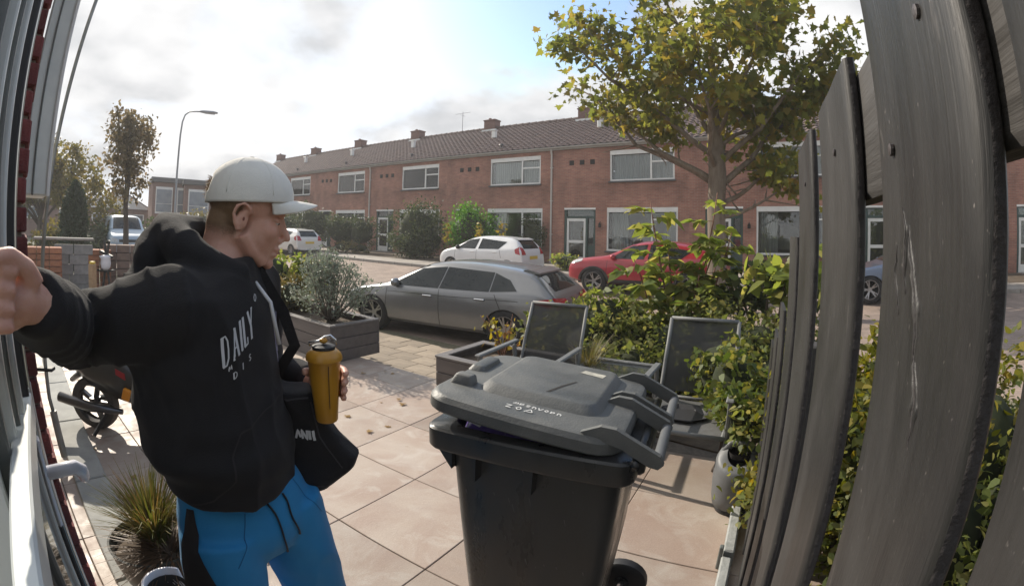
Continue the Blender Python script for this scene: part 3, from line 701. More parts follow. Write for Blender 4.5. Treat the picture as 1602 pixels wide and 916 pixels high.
# ================================================================ planters of dark composite planks
m_comp = mat('composite_plank', (.115, .10, .095), (.085, .075, .072), scale=14, rough=.6, bump=.15, bscale=120, stretch=(.1, 1, 1), rnd=.12)
m_comp2 = mat('composite_cap', (.16, .145, .14), (.12, .11, .105), scale=14, rough=.55, bump=.12, bscale=120, stretch=(.1, 1, 1))
def planter(a0, a1, n0, n1, h, label, rows=3):
    p = thing('planter', F((a0+a1)/2, (n0+n1)/2, 0), YAW, label, 'planter', 'composite plank planters')
    lx, ly = a1-a0, n1-n0; t = .03; rh = h/rows
    for k in range(rows):
        z = rh*(k+.5)
        for sy in (-1, 1): part('plank', MB().box((0, sy*(ly/2-t/2), z), (lx, t, rh-.006), bev=.004), m_comp, p)
        for sx in (-1, 1): part('plank', MB().box((sx*(lx/2-t/2), 0, z), (t, ly-2*t-.002, rh-.006), bev=.004), m_comp, p)
    w_ = .085
    for sy in (-1, 1): part('cap_board', MB().box((0, sy*(ly/2-w_/2+.008), h+.011), (lx+.016, w_, .022), bev=.004), m_comp2, p)
    for sx in (-1, 1): part('cap_board', MB().box((sx*(lx/2-w_/2+.008), 0, h+.011), (w_, ly-2*w_+.012, .022), bev=.004), m_comp2, p)
    s_ = MB(); n = 12; rings = []
    for i in range(n+1):
        x = -lx/2+t+(lx-2*t)*i/n
        rings.append([(x, -ly/2+t+(ly-2*t)*j/6, h-.06+.03*noise.noise(Vector((x*5, j*1.3, a0)))) for j in range(7)])
    s_.loft(rings, caps=False, close=False); part('potting_soil', s_, m_soil, p, smooth=True)
    return p
planter(-7.2, -4.25, 3.02, 3.76, .41, 'long dark plank planter with silvery shrub behind the man')
planter(-2.69, -1.25, 3.04, 3.76, .40, 'dark plank planter with bare twiggy plant behind the bin')

# ================================================================ garden chairs, side table, tray, watering can
m_frame = mat('chair_frame', (.16, .165, .165), (.12, .125, .125), scale=10, rough=.6)
def mesh_fabric(name):
    m = bpy.data.materials.new(name); t, N, L = nodes_of(m); b = N['Principled BSDF']; b.inputs['Base Color'].default_value = (.035, .036, .037, 1); b.inputs['Roughness'].default_value = .7
    tr = N.new('ShaderNodeBsdfTransparent'); mx = N.new('ShaderNodeMixShader'); nz_ = N.new('ShaderNodeTexNoise'); nz_.inputs['Scale'].default_value = 4
    tcn = N.new('ShaderNodeTexCoord'); L.new(tcn.outputs['Object'], nz_.inputs['Vector']); mr = N.new('ShaderNodeMapRange'); mr.inputs[3].default_value = .80; mr.inputs[4].default_value = .94; L.new(nz_.outputs[0], mr.inputs[0])
    L.new(mr.outputs[0], mx.inputs[0]); L.new(tr.outputs[0], mx.inputs[1]); L.new(b.outputs[0], mx.inputs[2]); L.new(mx.outputs[0], N['Material Output'].inputs[0])
    return m
m_mesh = mesh_fabric('textile_mesh')
BKH = .52
def garden_chair():
    """local: x sideways, y backwards (away from the viewer), seat front at y=0"""
    c = thing('garden_chair', (0, 0, 0), 0, 'x', 'chair')
    w_ = .26; zs = .40
    for s in (-1, 1):
        part('side_rail', MB().tube([(s*w_, 0, zs), (s*w_, .3, zs-.015), (s*w_, .58, zs-.02), (s*w_*.985, .64, zs+.02), (s*w_*.97, .72, zs+.25), (s*w_*.95, .84, zs+BKH)], .0145, 8), m_frame, c, smooth=True)
        part('leg', MB().bar((s*(w_+.018), .02, 0), (s*(w_+.018), .03, .62), .022, .042, (0, 1, 0), bev=.004), m_frame, c)
        part('leg', MB().bar((s*(w_+.018), .66, 0), (s*(w_+.018), .56, .60), .022, .042, (0, 1, 0), bev=.004), m_frame, c)
        part('armrest', MB().box((s*(w_+.02), .30, .625), (.05, .62, .022), bev=.008), m_frame, c)
        part('foot_cap', MB().box((s*(w_+.018), .02, .015), (.032, .05, .03), bev=.004), m_rubber, c)
    part('front_rail', MB().tube([(-w_, 0, zs), (w_, 0, zs)], .0145, 8), m_frame, c, smooth=True)
    part('back_rail', MB().tube([(-w_*.95, .84, zs+BKH), (w_*.95, .84, zs+BKH)], .0145, 8), m_frame, c, smooth=True)
    part('lower_rail', MB().tube([(-w_, .62, zs+.0), (w_, .62, zs+.0)], .012, 8), m_frame, c, smooth=True)
    part('seat', MB().loft([[(x, y, zs+.004-.018*math.sin(math.pi*(x+w_)/(2*w_))) for x in np.linspace(-w_+.012, w_-.012, 9)] for y in np.linspace(0, .6, 6)], caps=False, close=False), m_frame_seat, c, smooth=True)
    bk = [(.645, .03), (.68, .13), (.72, .24), (.78, .38), (.838, .51)]
    part('backrest', MB().loft([[(x, y+.015*math.sin(math.pi*(x+w_)/(2*w_)), zs+z) for x in np.linspace(-w_*.965+.012, w_*.965-.012, 9)] for y, z in bk], caps=False, close=False), m_mesh, c, smooth=True)
    return c
m_frame_seat = mat('seat_mesh', (.105, .107, .105), (.08, .08, .08), scale=20, rough=.7, bump=.2, bscale=300)
ch = garden_chair()
ch.location = F(-.47, 2.55, 0); ch.rotation_euler[2] = YAW+R(1); tag(ch, 'garden chair with black mesh back beside the fence, black tray on its seat', 'chair', 'black mesh garden chairs')
c2 = copy_tree(ch); c2.location = F(-1.67, 2.68, 0); c2.rotation_euler[2] = YAW+R(4); tag(c2, 'garden chair with black mesh back behind the bin lid', 'chair', 'black mesh garden chairs')
tb = thing('side_table', F(-1.17, 3.42, 0), YAW, 'low grey side table with dark glass top between the garden chairs', 'table')
lx, ly, zt_ = .60, .52, .45
for s in (-1, 1):
    part('frame_rail', MB().box((0, s*(ly/2-.02), zt_), (lx, .045, .04), bev=.008), m_frame, tb); part('frame_rail', MB().box((s*(lx/2-.02), 0, zt_), (.045, ly-.085, .04), bev=.008), m_frame, tb)
    for q in (-1, 1): part('leg', MB().box((s*(lx/2-.025), q*(ly/2-.025), zt_/2-.01), (.035, .035, zt_-.02), bev=.005), m_frame, tb)
part('glass_top', MB().box((0, 0, zt_-.004), (lx-.075, ly-.075, .006)), mat('smoked_glass', (.05, .056, .06), rough=.08, spec=.8), tb)
tr_ = thing('octagonal_tray', F(-.50, 2.86, .392), YAW, 'black octagonal tray lying on the mesh chair seat', 'tray')
part('tray', MB().loft([[(math.cos(R(22.5+45*k))*r_, math.sin(R(22.5+45*k))*r_*.9, z) for k in range(8)] for r_, z in ((.13, 0), (.165, .022), (.172, .022), (.172, .018), (.136, -.004))], caps=True), m_rubber, tr_)
# grey watering can with cut-away top
m_can = mat('grey_plastic', (.135, .14, .145), (.105, .11, .115), scale=5, rough=.5, bump=.05, bscale=60)
wc = thing('watering_can', F(-.10, 2.50, 0), YAW, 'round grey plastic watering can beside the chair leg', 'watering can')
rings = []
for r_, z in ((.09, .03), (.112, .04), (.124, .10), (.130, .18), (.131, .21), (.129, .27), (.124, .315), (.108, .345), (.066, .355)):
    rings.append([(math.cos(2*math.pi*j/28)*r_, math.sin(2*math.pi*j/28)*r_, z+max(0, z-.2)*.35*(math.sin(2*math.pi*j/28))) for j in range(28)])
mb_ = MB(); mb_.loft(rings, caps=False); part('body', mb_, m_can, wc, smooth=True)
part('base_foot', MB().lathe([(.094, .0), (.098, .02), (.092, .034)], (0, 0, 0), 20, True), m_rubber, wc, smooth=True)
part('seam', MB().lathe([(.1285, .200), (.1305, .206), (.1285, .212)], (0, 0, 0), 28), m_can, wc, smooth=True)
part('handle', MB().tube([(-.09, .02, .335), (-.05, .03, .392), (.03, .03, .394), (.09, .02, .335)], [.012, .013, .013, .012], 8, flat=1.8), m_can, wc, smooth=True)
part('filler_well', MB().lathe([(.06, .366), (.05, .33), (.0, .32)], (0, 0, 0), 20), m_dark, wc, smooth=True)

# ================================================================ wheelie bin
m_bin = mat('bin_plastic', (.020, .022, .023), (.034, .035, .035), scale=9, rough=.24, bump=.08, bscale=180, rough2=.6, stretch=(1, 1, .35), detail=8, contrast=(.4, .68))
m_lid = mat('bin_lid_plastic', (.085, .09, .088), (.135, .138, .132), scale=7, rough=.48, bump=.14, bscale=140, rough2=.7, detail=9, contrast=(.38, .66))
BX = Vector((.914, -.407, 0)).normalized(); BROT = math.atan2(BX.y, BX.x)
bin_ = thing('wheelie_bin', Vector((-.248, 1.342, 0)), BROT, 'dark grey wheelie bin with its lid propped open by rubbish', 'wheelie bin'); bin_.scale[0] = 1.05
# local x from front lip to hinge (0..), y away from the viewer
def rrect(x0, x1, y0, y1, r, z, n=5):
    P_ = []
    for (cx_, cy_, a0) in ((x1-r, y1-r, 0), (x0+r, y1-r, 90), (x0+r, y0+r, 180), (x1-r, y0+r, 270)):
        for k in range(n+1):
            a = R(a0+90*k/n); P_.append((cx_+r*math.cos(a), cy_+r*math.sin(a), z))
    return P_
bd = MB(); bd.loft([rrect(.10, .49, .075, .445, .05, .0), rrect(.095, .495, .07, .45, .055, .03), rrect(.07, .54, .045, .475, .06, .5), rrect(.05, .565, .03, .49, .06, .86), rrect(.045, .57, .028, .492, .06, .885)])
part('body', bd, m_bin, bin_, smooth=True, sharp=50)
rim = MB(); r0 = [rrect(.05, .565, .03, .49, .06, .872), rrect(.0, .60, -.012, .532, .05, .872), rrect(-.004, .604, -.016, .536, .05, .88), rrect(-.004, .604, -.016, .536, .05, .938), rrect(.002, .598, -.010, .530, .05, .945), rrect(.055, .55, .035, .485, .07, .945), rrect(.06, .545, .04, .48, .07, .93), rrect(.062, .543, .042, .478, .07, .80)]
rim.loft(r0, caps=False); part('rim', rim, m_bin, bin_, smooth=True, sharp=40)
part('rubbish_floor', MB().box((.3, .26, .80), (.47, .42, .02)), m_dark, bin_)
for k in range(2):                                             # stiffening ribs below the rim
    x = .16+k*.17; part('rib', MB().prism([(x-.007, .873), (x+.007, .873), (x+.004, .79), (x-.002, .79)], -.008, .034), m_bin, bin_)
part('lip_gusset', MB().prism([(.006, .874), (.07, .874), (.066, .79), (.058, .80)], .03, .49), m_bin, bin_)
# lid: tilted about the hinge at the back
lid_tilt = R(5.2); hx, hzz = .585, .955
LM = Matrix.Translation((hx, 0, hzz)) @ Matrix.Rotation(lid_tilt, 4, 'Y') @ Matrix.Translation((-hx, 0, -hzz))
lid = MB()
lz = .955
lid.loft([rrect(-.012, .555, .0, .535, .075, lz-.012), rrect(-.02, .562, -.006, .541, .08, lz-.005), rrect(-.02, .562, -.006, .541, .08, lz+.026), rrect(-.010, .554, .004, .531, .075, lz+.040), rrect(.0, .545, .014, .52, .07, lz+.044),
          rrect(.10, .475, .105, .50, .05, lz+.050), rrect(.12, .455, .128, .488, .04, lz+.072), rrect(.13, .447, .138, .478, .035, lz+.075)])
LIDO = part('lid', lid.xf(LM), m_lid, bin_, smooth=True, sharp=32)
gr = MB()                                                       # front grips
for y in (.10, .30): gr.loft([rrect(.005, .085, y, y+.055, .015, lz+.044), rrect(.02, .08, y+.008, y+.047, .012, lz+.078), rrect(.03, .075, y+.014, y+.041, .008, lz+.082)])
part('lid_grip', MB().loft([rrect(.005, .085, .11, .165, .015, lz+.044), rrect(.02, .08, .118, .157, .012, lz+.074), rrect(.03, .075, .124, .151, .008, lz+.079)]).xf(LM), m_lid, LIDO, smooth=True, sharp=40)
part('lid_grip', MB().loft([rrect(-.012, .05, .26, .42, .02, lz+.044), rrect(.0, .045, .272, .408, .015, lz+.060), rrect(.006, .04, .28, .40, .01, lz+.063)]).xf(LM), m_lid, LIDO, smooth=True, sharp=40)
# hinge arms and grab bar at the back
part('lid_crack', MB().add([(.30, .16, lz+.0758), (.312, .165, lz+.0758), (.335, .24, lz+.0758), (.36, .30, lz+.0758), (.352, .30, lz+.0758), (.325, .24, lz+.0758)], [(0, 1, 2, 5), (5, 2, 3, 4)]).xf(LM), m_dark, LIDO)
for y in (.015, .255, .305, .515):
    arm = MB(); arm.prism([(.45, lz+.046), (.50, lz+.074), (.54, lz+.074), (.66, lz+.022), (.672, lz+.0), (.66, lz-.016), (.635, lz-.013), (.56, lz+.022), (.47, lz+.04)], y-.009, y+.009)
    part('hinge_arm', arm.xf(LM), m_lid, LIDO)
for y0, y1 in ((.024, .246), (.314, .506)):
    part('grab_bar', MB().tube([(.655, y0, lz+.002), (.655, y1, lz+.002)], .0145, 12).xf(LM), m_can, LIDO, smooth=True, sharp=40)
part('hinge_shaft', MB().tube([(.60, .0, lz-.02), (.60, .53, lz-.02)], .014, 8), m_bin, bin_, smooth=True)
part('handle_block', MB().box((.595, .26, .905), (.05, .40, .06), bev=.01), m_bin, bin_)
m_scuff = mat('bin_scuff', (.16, .16, .15), (.08, .08, .08), scale=60, rough=.8)
rgs = random.Random(17)
for k in range(22):
    x = rgs.uniform(.09, .52); z = rgs.uniform(.35, .85); l_ = rgs.uniform(.006, .03); w_ = rgs.uniform(.0006, .0016); yb = .0282+(.87-z)*.047-.0011
    part('scuff', MB().add([(x-w_, yb, z), (x+w_, yb, z+.002), (x+w_*1.5+l_*.2, yb+l_*.047, z-l_), (x-w_*.5+l_*.2, yb+l_*.047, z-l_*.9)], [(0, 1, 2, 3)]), m_scuff, bin_)
# wheels
for y in (-.0, .52):
    wl_ = MB(); wl_.lathe([(.0, -.022), (.05, -.026), (.085, -.028), (.098, -.02), (.10, 0), (.098, .02), (.085, .028), (.05, .026), (.0, .022)], (0, 0, 0), 24)
    wo = part('wheel', wl_.xf(Matrix.Translation((.545, y, .1)) @ Matrix.Rotation(R(90), 4, 'X')), m_rubber, bin_, smooth=True, sharp=40)
    part('hub', MB().lathe([(.03, -.032), (.035, .0), (.03, .032)], (0, 0, 0), 12, True).xf(Matrix.Translation((.545, y, .1)) @ Matrix.Rotation(R(90), 4, 'X')), m_bin, wo)
part('axle', MB().tube([(.545, .02, .1), (.545, .5, .1)], .012, 8), m_screw, bin_)
# white hand-lettering on the lid edge, half worn away
m_paint = mat('worn_white_paint', (.62, .62, .6), rough=.7)
def strokes(lines, w_, z):
    mb_ = MB()
    for ln in lines:
        for (x0, y0), (x1, y1) in zip(ln[:-1], ln[1:]):
            dx, dy = x1-x0, y1-y0; l_ = math.hypot(dx, dy) or 1; nx, ny = -dy/l_*w_/2, dx/l_*w_/2
            mb_.add([(x0+nx, y0+ny, z), (x0-nx, y0-ny, z), (x1-nx, y1-ny, z), (x1+nx, y1+ny, z)], [(0, 1, 2, 3)])
    return mb_
def T_(l, s, ox, oy): return [[(ox+x*s, oy+y*s) for x, y in q] for q in l]
scr = []
gl_ = [[[(0, 0), (.6, 1), (1, .2), (.3, .1)]], [[(.1, 0), (.1, 1)], [(.1, .6), (.7, .9), (.7, .3), (.2, .1)]], [[(0, .9), (.8, .9), (.2, .1), (.9, .05)]], [[(.2, 0), (.2, 1), (.8, .6), (.8, 0)]], [[(.5, 1), (.1, .5), (.5, 0), (.8, .5), (.5, 1)]], [[(0, 1), (.4, 0), (.9, 1)]]]
for k, g_ in enumerate([0, 1, 2, 3, 5, 4, 1, 3]): scr += T_(gl_[g_], .015, .235+k*.0185, .078-k*.0012)
for k, g_ in enumerate([2, 4, 0]): scr += T_(gl_[g_], .022, .222+k*.03, .042)
part('hand_lettering', strokes(scr, .0032, lz+.0490).xf(LM), m_paint, LIDO)
part('torn_label', MB().add([(.34, .40, lz+.0762), (.42, .385, lz+.0762), (.425, .42, lz+.0762), (.35, .43, lz+.0762)], [(0, 1, 2, 3)]).xf(LM), mat('faded_label', (.5, .48, .4), (.3, .29, .25), scale=40, rough=.7), LIDO)
# purple rubbish bag bulging out under the lid
m_bag = mat('purple_plastic', (.10, .06, .28), (.18, .13, .42), scale=14, rough=.3, bump=.6, bscale=25)
rb = MB(); rb.ell((.15, .22, .90), (.10, .17, .065), nu=24, nv=14); rb.ell((.32, .2, .89), (.16, .16, .07), nu=20, nv=12)
rb.v = [tuple(Vector(v)+Vector((noise.noise(Vector(v)*18), noise.noise(Vector(v)*18+Vector((5, 0, 0))), noise.noise(Vector(v)*18+Vector((0, 5, 0)))))*.018) for v in rb.v]
rbo = tag(part('rubbish_bag', rb, m_bag, None, smooth=True), 'purple plastic rubbish bag poking out from under the bin lid', 'bag'); rbo.location = bin_.location; rbo.rotation_euler[2] = BROT
rw = MB(); rw.box((.13, .09, .957), (.06, .012, .03), Matrix.Rotation(R(20), 3, 'Y')); rwo = tag(part('white_wrapper', MB().add([(.09, .07, .955), (.15, .065, .94), (.16, .10, .965), (.11, .12, .975), (.12, .085, .968)], [(0, 1, 4), (1, 2, 4), (2, 3, 4), (3, 0, 4)]), m_paint, None), 'crumpled white wrapper on the purple rubbish bag', 'wrapper'); rwo.location = bin_.location; rwo.rotation_euler[2] = BROT
# ================================================================ cars
m_tyre = mat('tyre', (.018, .018, .019), rough=.85)
m_rim = mat('alloy_rim', (.33, .33, .34), rough=.3, metal=.9)
m_rimdark = mat('dark_alloy', (.10, .10, .105), rough=.3, metal=.9)
m_carglass = mat('car_glass', (.010, .014, .016), (.02, .024, .025), scale=4, rough=.03, spec=.45)
m_under = mat('underbody', (.012, .012, .012), rough=.9)
m_trim = mat('black_trim', (.02, .02, .021), rough=.5)
m_tail = mat('tail_lens', (.42, .012, .02), (.3, .008, .012), scale=30, rough=.12, coat=.6)
m_head = mat('head_lens', (.6, .62, .64), (.35, .36, .38), scale=40, rough=.1, coat=.6)
m_plate_y = mat('plate_yellow', (.6, .42, .05), rough=.5)
m_chrome = mat('chrome', (.75, .75, .76), rough=.12, metal=1)
def paint(name, c, c2=None, metal=.35): return mat(name, c, c2 or tuple(x*.94 for x in c), scale=3, rough=.28, metal=metal, coat=.7)
def interp(tab, x, k):
    for q in range(len(tab)-1):
        a, b_ = tab[q], tab[q+1]
        if a[0] >= x >= b_[0]:
            t = (a[0]-x)/(a[0]-b_[0]+1e-9); return a[k]+(b_[k]-a[k])*t
    return tab[0][k] if x > tab[0][0] else tab[-1][k]
def car(name, loc, heading, spec, paintm, label, cat='car', group='cars parked along the street'):
    """local: x forward, y left, z up. spec['st']: stations (x, z_top, z_belt, half_width) from nose to tail"""
    root = thing(name, loc, heading, label, cat, group)
    st = spec['st']; zb = spec.get('sill', .22); wr = spec.get('roofw', .62); tum = spec.get('tumble', .55)
    def ring(x, zt, zbelt, w_):
        zbelt = min(zbelt, zt-.02); t = max(0.0, min(1.0, (zt-zbelt)/.45)); zl = zb+(.10 if abs(x) > spec['L']/2-.25 else 0)
        wt = w_*(.90*(1-t)+wr/.88*t*.88) if w_ > .3 else w_*.9
        side = [(w_*.93, zl), (w_*.985, zl+.07), (w_, zl+(zbelt-zl)*.45), (w_*.995, zl+(zbelt-zl)*.78), (w_*.965, zbelt-.01),
                (w_*.965+(wt-w_*.965)*.12, zbelt+(zt-zbelt)*.08), (w_*.965+(wt-w_*.965)*.55, zbelt+(zt-zbelt)*.5), (w_*.965+(wt-w_*.965)*.90, zbelt+(zt-zbelt)*.87), (wt*.9, zt-.012*(1+t)), (wt*.55, zt-.002)]
        pts = [(x, y, z) for y, z in side]+[(x, 0, zt)]+[(x, -y, z) for y, z in side[::-1]]
        return pts
    rings = [ring(*s) for s in st]
    b_ = MB(); b_.loft(rings, caps=True)
    me = b_.mesh('body', [paintm, m_under], smooth=True)
    me = evaluated(me, [('SUBSURF', dict(levels=1, render_levels=1))])
    # wheel arches
    wb_f, wb_r, wrad = spec['fw'], spec['rw'], spec['wr']
    tmp = MB()
    for x in (wb_f, wb_r): tmp.tube([(x, -1.3, wrad+.0), (x, 1.3, wrad+.0)], wrad*1.13, 28)
    cme = tmp.mesh('cut', m_under); co = bpy.data.objects.new('cut', cme); COL.objects.link(co)
    me2 = evaluated(me, [('BOOLEAN', dict(object=co, operation='DIFFERENCE', solver='EXACT'))])
    bpy.data.objects.remove(co)
    if len(me2.polygons) < 50: me2 = me
    bm = bmesh.new(); bm.from_mesh(me2)
    for f in bm.faces: f.smooth = True
    for e in bm.edges:
        if len(e.link_faces) == 2 and e.calc_face_angle(0) > R(34): e.smooth = False
    bm.to_mesh(me2); bm.free()
    body = link('body', me2, root); body.scale[2] = spec.get('zs', 1.0)
    bvh = BVHTree.FromPolygons([v.co.copy() for v in me.vertices], [list(p.vertices) for p in me.polygons])
    def side_pt(x, z, s=1, off=.006):
        h = bvh.ray_cast(Vector((x, s*3, z)), Vector((0, -s, 0)))
        return (h[0]+Vector((0, s, 0))*off) if h[0] else Vector((x, s*.6, z))
    def top_pt(x, y, off=.006):
        h = bvh.ray_cast(Vector((x, y, 4)), Vector((0, 0, -1)))
        return (h[0]+h[1]*off) if h[0] else Vector((x, y, 1))
    def end_pt(y, z, s, off=.006):
        h = bvh.ray_cast(Vector((s*5, y, z)), Vector((-s, 0, 0)))
        return (h[0]+Vector((s, 0, 0))*off) if h[0] else Vector((s*spec['L']/2, y, z))
    def patch(fn, quad, n=6, m_=8):
        """curved patch: quad of 4 (u,v) corners dropped on the surface by fn"""
        mb_ = MB(); rings_ = []
        for i in range(n+1):
            u_ = i/n; row = []
            for j in range(m_+1):
                v_ = j/m_
                p0 = (quad[0][0]*(1-u_)+quad[1][0]*u_, quad[0][1]*(1-u_)+quad[1][1]*u_); p1 = (quad[3][0]*(1-u_)+quad[2][0]*u_, quad[3][1]*(1-u_)+quad[2][1]*u_)
                row.append(fn(p0[0]*(1-v_)+p1[0]*v_, p0[1]*(1-v_)+p1[1]*v_))
            rings_.append(row)
        return mb_.loft(rings_, caps=False, close=False)
    for s in (1, -1):
        for q in spec['windows']: part('side_window', patch(lambda a, b2: side_pt(a, b2, s), q), m_carglass, body, smooth=True)
        for ln in spec.get('seams', []):
            sm = MB()
            for (x0, z0), (x1, z1) in zip(ln[:-1], ln[1:]):
                k_ = 8
                for i in range(k_):
                    a = side_pt(x0+(x1-x0)*i/k_, z0+(z1-z0)*i/k_, s, .001); c_ = side_pt(x0+(x1-x0)*(i+1)/k_, z0+(z1-z0)*(i+1)/k_, s, .001); sm.bar(a, c_, .007, .007)
            part('door_seam', sm, m_trim, body)
        for hx_, hz_ in spec.get('handles', []):
            p = side_pt(hx_, hz_, s, .018); part('door_handle', MB().box(p, (.19, .028, .03), bev=.01), spec.get('handle_mat', paintm), body)
        mx_, mz_ = spec['mirror']; p = side_pt(mx_, mz_, s, .10); mi = part('wing_mirror', MB().ell(p, (.07, .10, .075)), spec.get('mirror_mat', paintm), body, smooth=True)
        part('mirror_arm', MB().bar(side_pt(mx_, mz_-.05, s, -.02), p-Vector((0, 0, .04)), .04, .03), m_trim, mi)
        if spec.get('cladding'):
            for x in (wb_f, wb_r):
                ar = MB(); rr_ = []
                for k_ in range(15):
                    a = R(-8+k_*196/14); rr_.append([side_pt(x+math.cos(a)*rad, max(zb+.02, wrad+math.sin(a)*rad), s, of) for rad, of in ((wrad*1.12, .012), (wrad*1.2, .02), (wrad*1.32, .012))])
                ar.loft(rr_, caps=False, close=False); part('arch_trim', ar, m_trim, body, smooth=True)
            part('sill_trim', patch(lambda a, b2: side_pt(a, b2, s, .012), [(wb_r+.42, zb+.03), (wb_f-.42, zb+.03), (wb_f-.42, zb+.17), (wb_r+.42, zb+.17)]), m_trim, body, smooth=True)
    wx0, wx1, wy0, wy1 = spec['screen']                         # windscreen: from base x to roof x
    part('windscreen', patch(lambda a, b2: top_pt(a, b2), [(wx0, -wy0), (wx0, wy0), (wx1, wy1), (wx1, -wy1)], 10, 8), m_carglass, body, smooth=True)
    for q in spec['rear_window']: part('rear_window', patch(lambda a, b2: end_pt(a, b2, -1), q, 8, 6), m_carglass, body, smooth=True)
    for q in spec['tail']:
        for s in (1, -1):
            part('tail_light', patch(lambda a, b2: end_pt(a*s, b2, -1, .012), q['end'], 6, 4), m_tail, body, smooth=True)
            if 'side' in q: part('tail_light', patch(lambda a, b2: side_pt(a, b2, s, .010), q['side'], 6, 4), m_tail, body, smooth=True)
    for s in (1, -1):
        part('head_light', patch(lambda a, b2: end_pt(a*s, b2, 1, .01), spec['head'], 6, 4), m_head, body, smooth=True)
        if 'head_side' in spec: part('head_light', patch(lambda a, b2: side_pt(a, b2, s, .008), spec['head_side'], 5, 4), m_head, body, smooth=True)
    if spec.get('grille'): part('grille', patch(lambda a, b2: end_pt(a, b2, 1, .008), spec['grille'], 6, 3), m_trim, body, smooth=True)
    part('number_plate', patch(lambda a, b2: end_pt(a, b2, -1, .012), [(-.26, spec['plate']), (.26, spec['plate']), (.26, spec['plate']+.11), (-.26, spec['plate']+.11)], 4, 2), m_plate_y, body)
    if spec.get('spoiler'):
        sx_, sz_, sw_ = spec['spoiler']; part('roof_spoiler', MB().loft([[(sx_+.16, y, sz_+.0), (sx_+.08, y, sz_+.012), (sx_-.12, y, sz_-.035), (sx_-.13, y, sz_-.06), (sx_+.0, y, sz_-.05)] for y in np.linspace(-sw_, sw_, 7)]), spec.get('spoiler_mat', paintm), body, smooth=True, sharp=40)
    part('underbody', MB().box((0, 0, zb+.10), (spec['L']*.86, st[len(st)//2][3]*1.5, .24)), m_under, root)
    # wheels
    def wheel(x, s):
        W = thing('wheel', (x, s*(spec['track']), wrad), 0, None, None); del_keys(W); W.parent = root
        w_ = .105
        part('tyre', MB().lathe([(wrad*.70, -w_), (wrad*.93, -w_*1.0), (wrad, -w_*.75), (wrad, w_*.75), (wrad*.93, w_), (wrad*.70, w_)], (0, 0, 0), 32).xf(Matrix.Rotation(R(90), 4, 'X')), m_tyre, W, smooth=True, sharp=50)
        rmb = MB(); rr_ = wrad*.70
        rmb.lathe([(rr_, w_*.98), (rr_*.95, w_*.98), (rr_*.90, w_*.5), (rr_*.86, -w_*.6)], (0, 0, 0), 32); rmb.lathe([(.0, w_*.62), (.055, w_*.62), (.06, w_*.3)], (0, 0, 0), 12)
        k_ = spec.get('spokes', 5)
        for i in range(k_):
            a = 2*math.pi*i/k_
            for da in ((-.16, .16) if spec.get('twin', True) else (0,)):
                p0 = (math.cos(a+da*.4)*.045, math.sin(a+da*.4)*.045, w_*.55); p1 = (math.cos(a+da)*rr_*.93, math.sin(a+da)*rr_*.93, w_*.72); rmb.bar(p0, p1, .028 if spec.get('twin', True) else .06, .02)
        rot = Matrix.Rotation(R(-90*s), 4, 'X')
        part('rim', rmb.xf(rot), spec.get('rim', m_rim), W, smooth=True, sharp=35)
        part('brake_disc', MB().lathe([(.0, w_*.05), (rr_*.72, w_*.05), (rr_*.72, -.0)], (0, 0, 0), 20).xf(rot), m_under, W)
    for x in (wb_f, wb_r):
        for s in (1, -1): wheel(x, s)
    return root, body
def del_keys(o):
    for k in ('label', 'category', 'group'):
        if k in o: del o[k]

# grey hatchback, nearest
GREY = dict(zs=.955, L=4.28, sill=.20, roofw=.60, st=[(2.13, .50, .45, .55), (2.10, .62, .52, .74), (2.02, .70, .62, .83), (1.85, .77, .72, .875), (1.5, .845, .80, .89), (1.15, .90, .85, .895), (.98, .95, .865, .895), (.72, 1.12, .87, .895), (.42, 1.285, .875, .895), (.12, 1.36, .885, .895), (-.3, 1.385, .895, .895), (-.75, 1.37, .91, .895), (-1.15, 1.335, .925, .89), (-1.5, 1.285, .935, .88), (-1.68, 1.235, .935, .872), (-1.84, 1.10, .93, .86), (-1.98, .96, .90, .85), (-2.06, .90, .84, .83), (-2.10, .78, .72, .82), (-2.13, .60, .54, .78), (-2.10, .42, .38, .74)],
 windows=[[(.92, .905), (-.06, .915), (-.10, 1.27), (.40, 1.215)], [(-.085, .917), (-1.0, .935), (-1.0, 1.232), (-.125, 1.27)], [(-1.02, .937), (-1.46, .975), (-1.30, 1.13), (-1.02, 1.225)]],
 seams=[[(1.0, .84), (1.02, .5), (.98, .3)], [(-.09, .9), (-.11, .5), (-.13, .28)], [(-1.1, .9), (-1.22, .66)], [(.98, .78), (-1.5, .82)]],
 handles=[(.12, .775), (-.86, .80)], handle_mat=m_chrome, mirror=(.80, .95), screen=(.93, .30, .66, .55), rear_window=[[(-.52, .975), (.52, .975), (.46, 1.20), (-.46, 1.20)]],
 tail=[dict(end=[(.34, .74), (.80, .72), (.78, .90), (.36, .86)], side=[(-2.05, .74), (-1.76, .80), (-1.80, .86), (-1.98, .89)])], head=[(.42, .58), (.74, .60), (.72, .70), (.44, .66)], head_side=[(2.02, .60), (1.66, .68), (1.62, .74), (1.98, .69)],
 grille=[(-.4, .52), (.4, .52), (.4, .6), (-.4, .6)], plate=.56, fw=1.33, rw=-1.29, wr=.318, track=.775, spokes=5, rim=m_rim, spoiler=(-1.58, 1.285, .50))
p_grey = paint('grey_metallic', (.215, .218, .224), (.195, .198, .204), .5)
HEAD = YAW+math.pi
car('parked_car', Vector((-.88, 8.25, -.30)), R(154.8), GREY, p_grey, 'grey hatchback parked just beyond the patio planters')
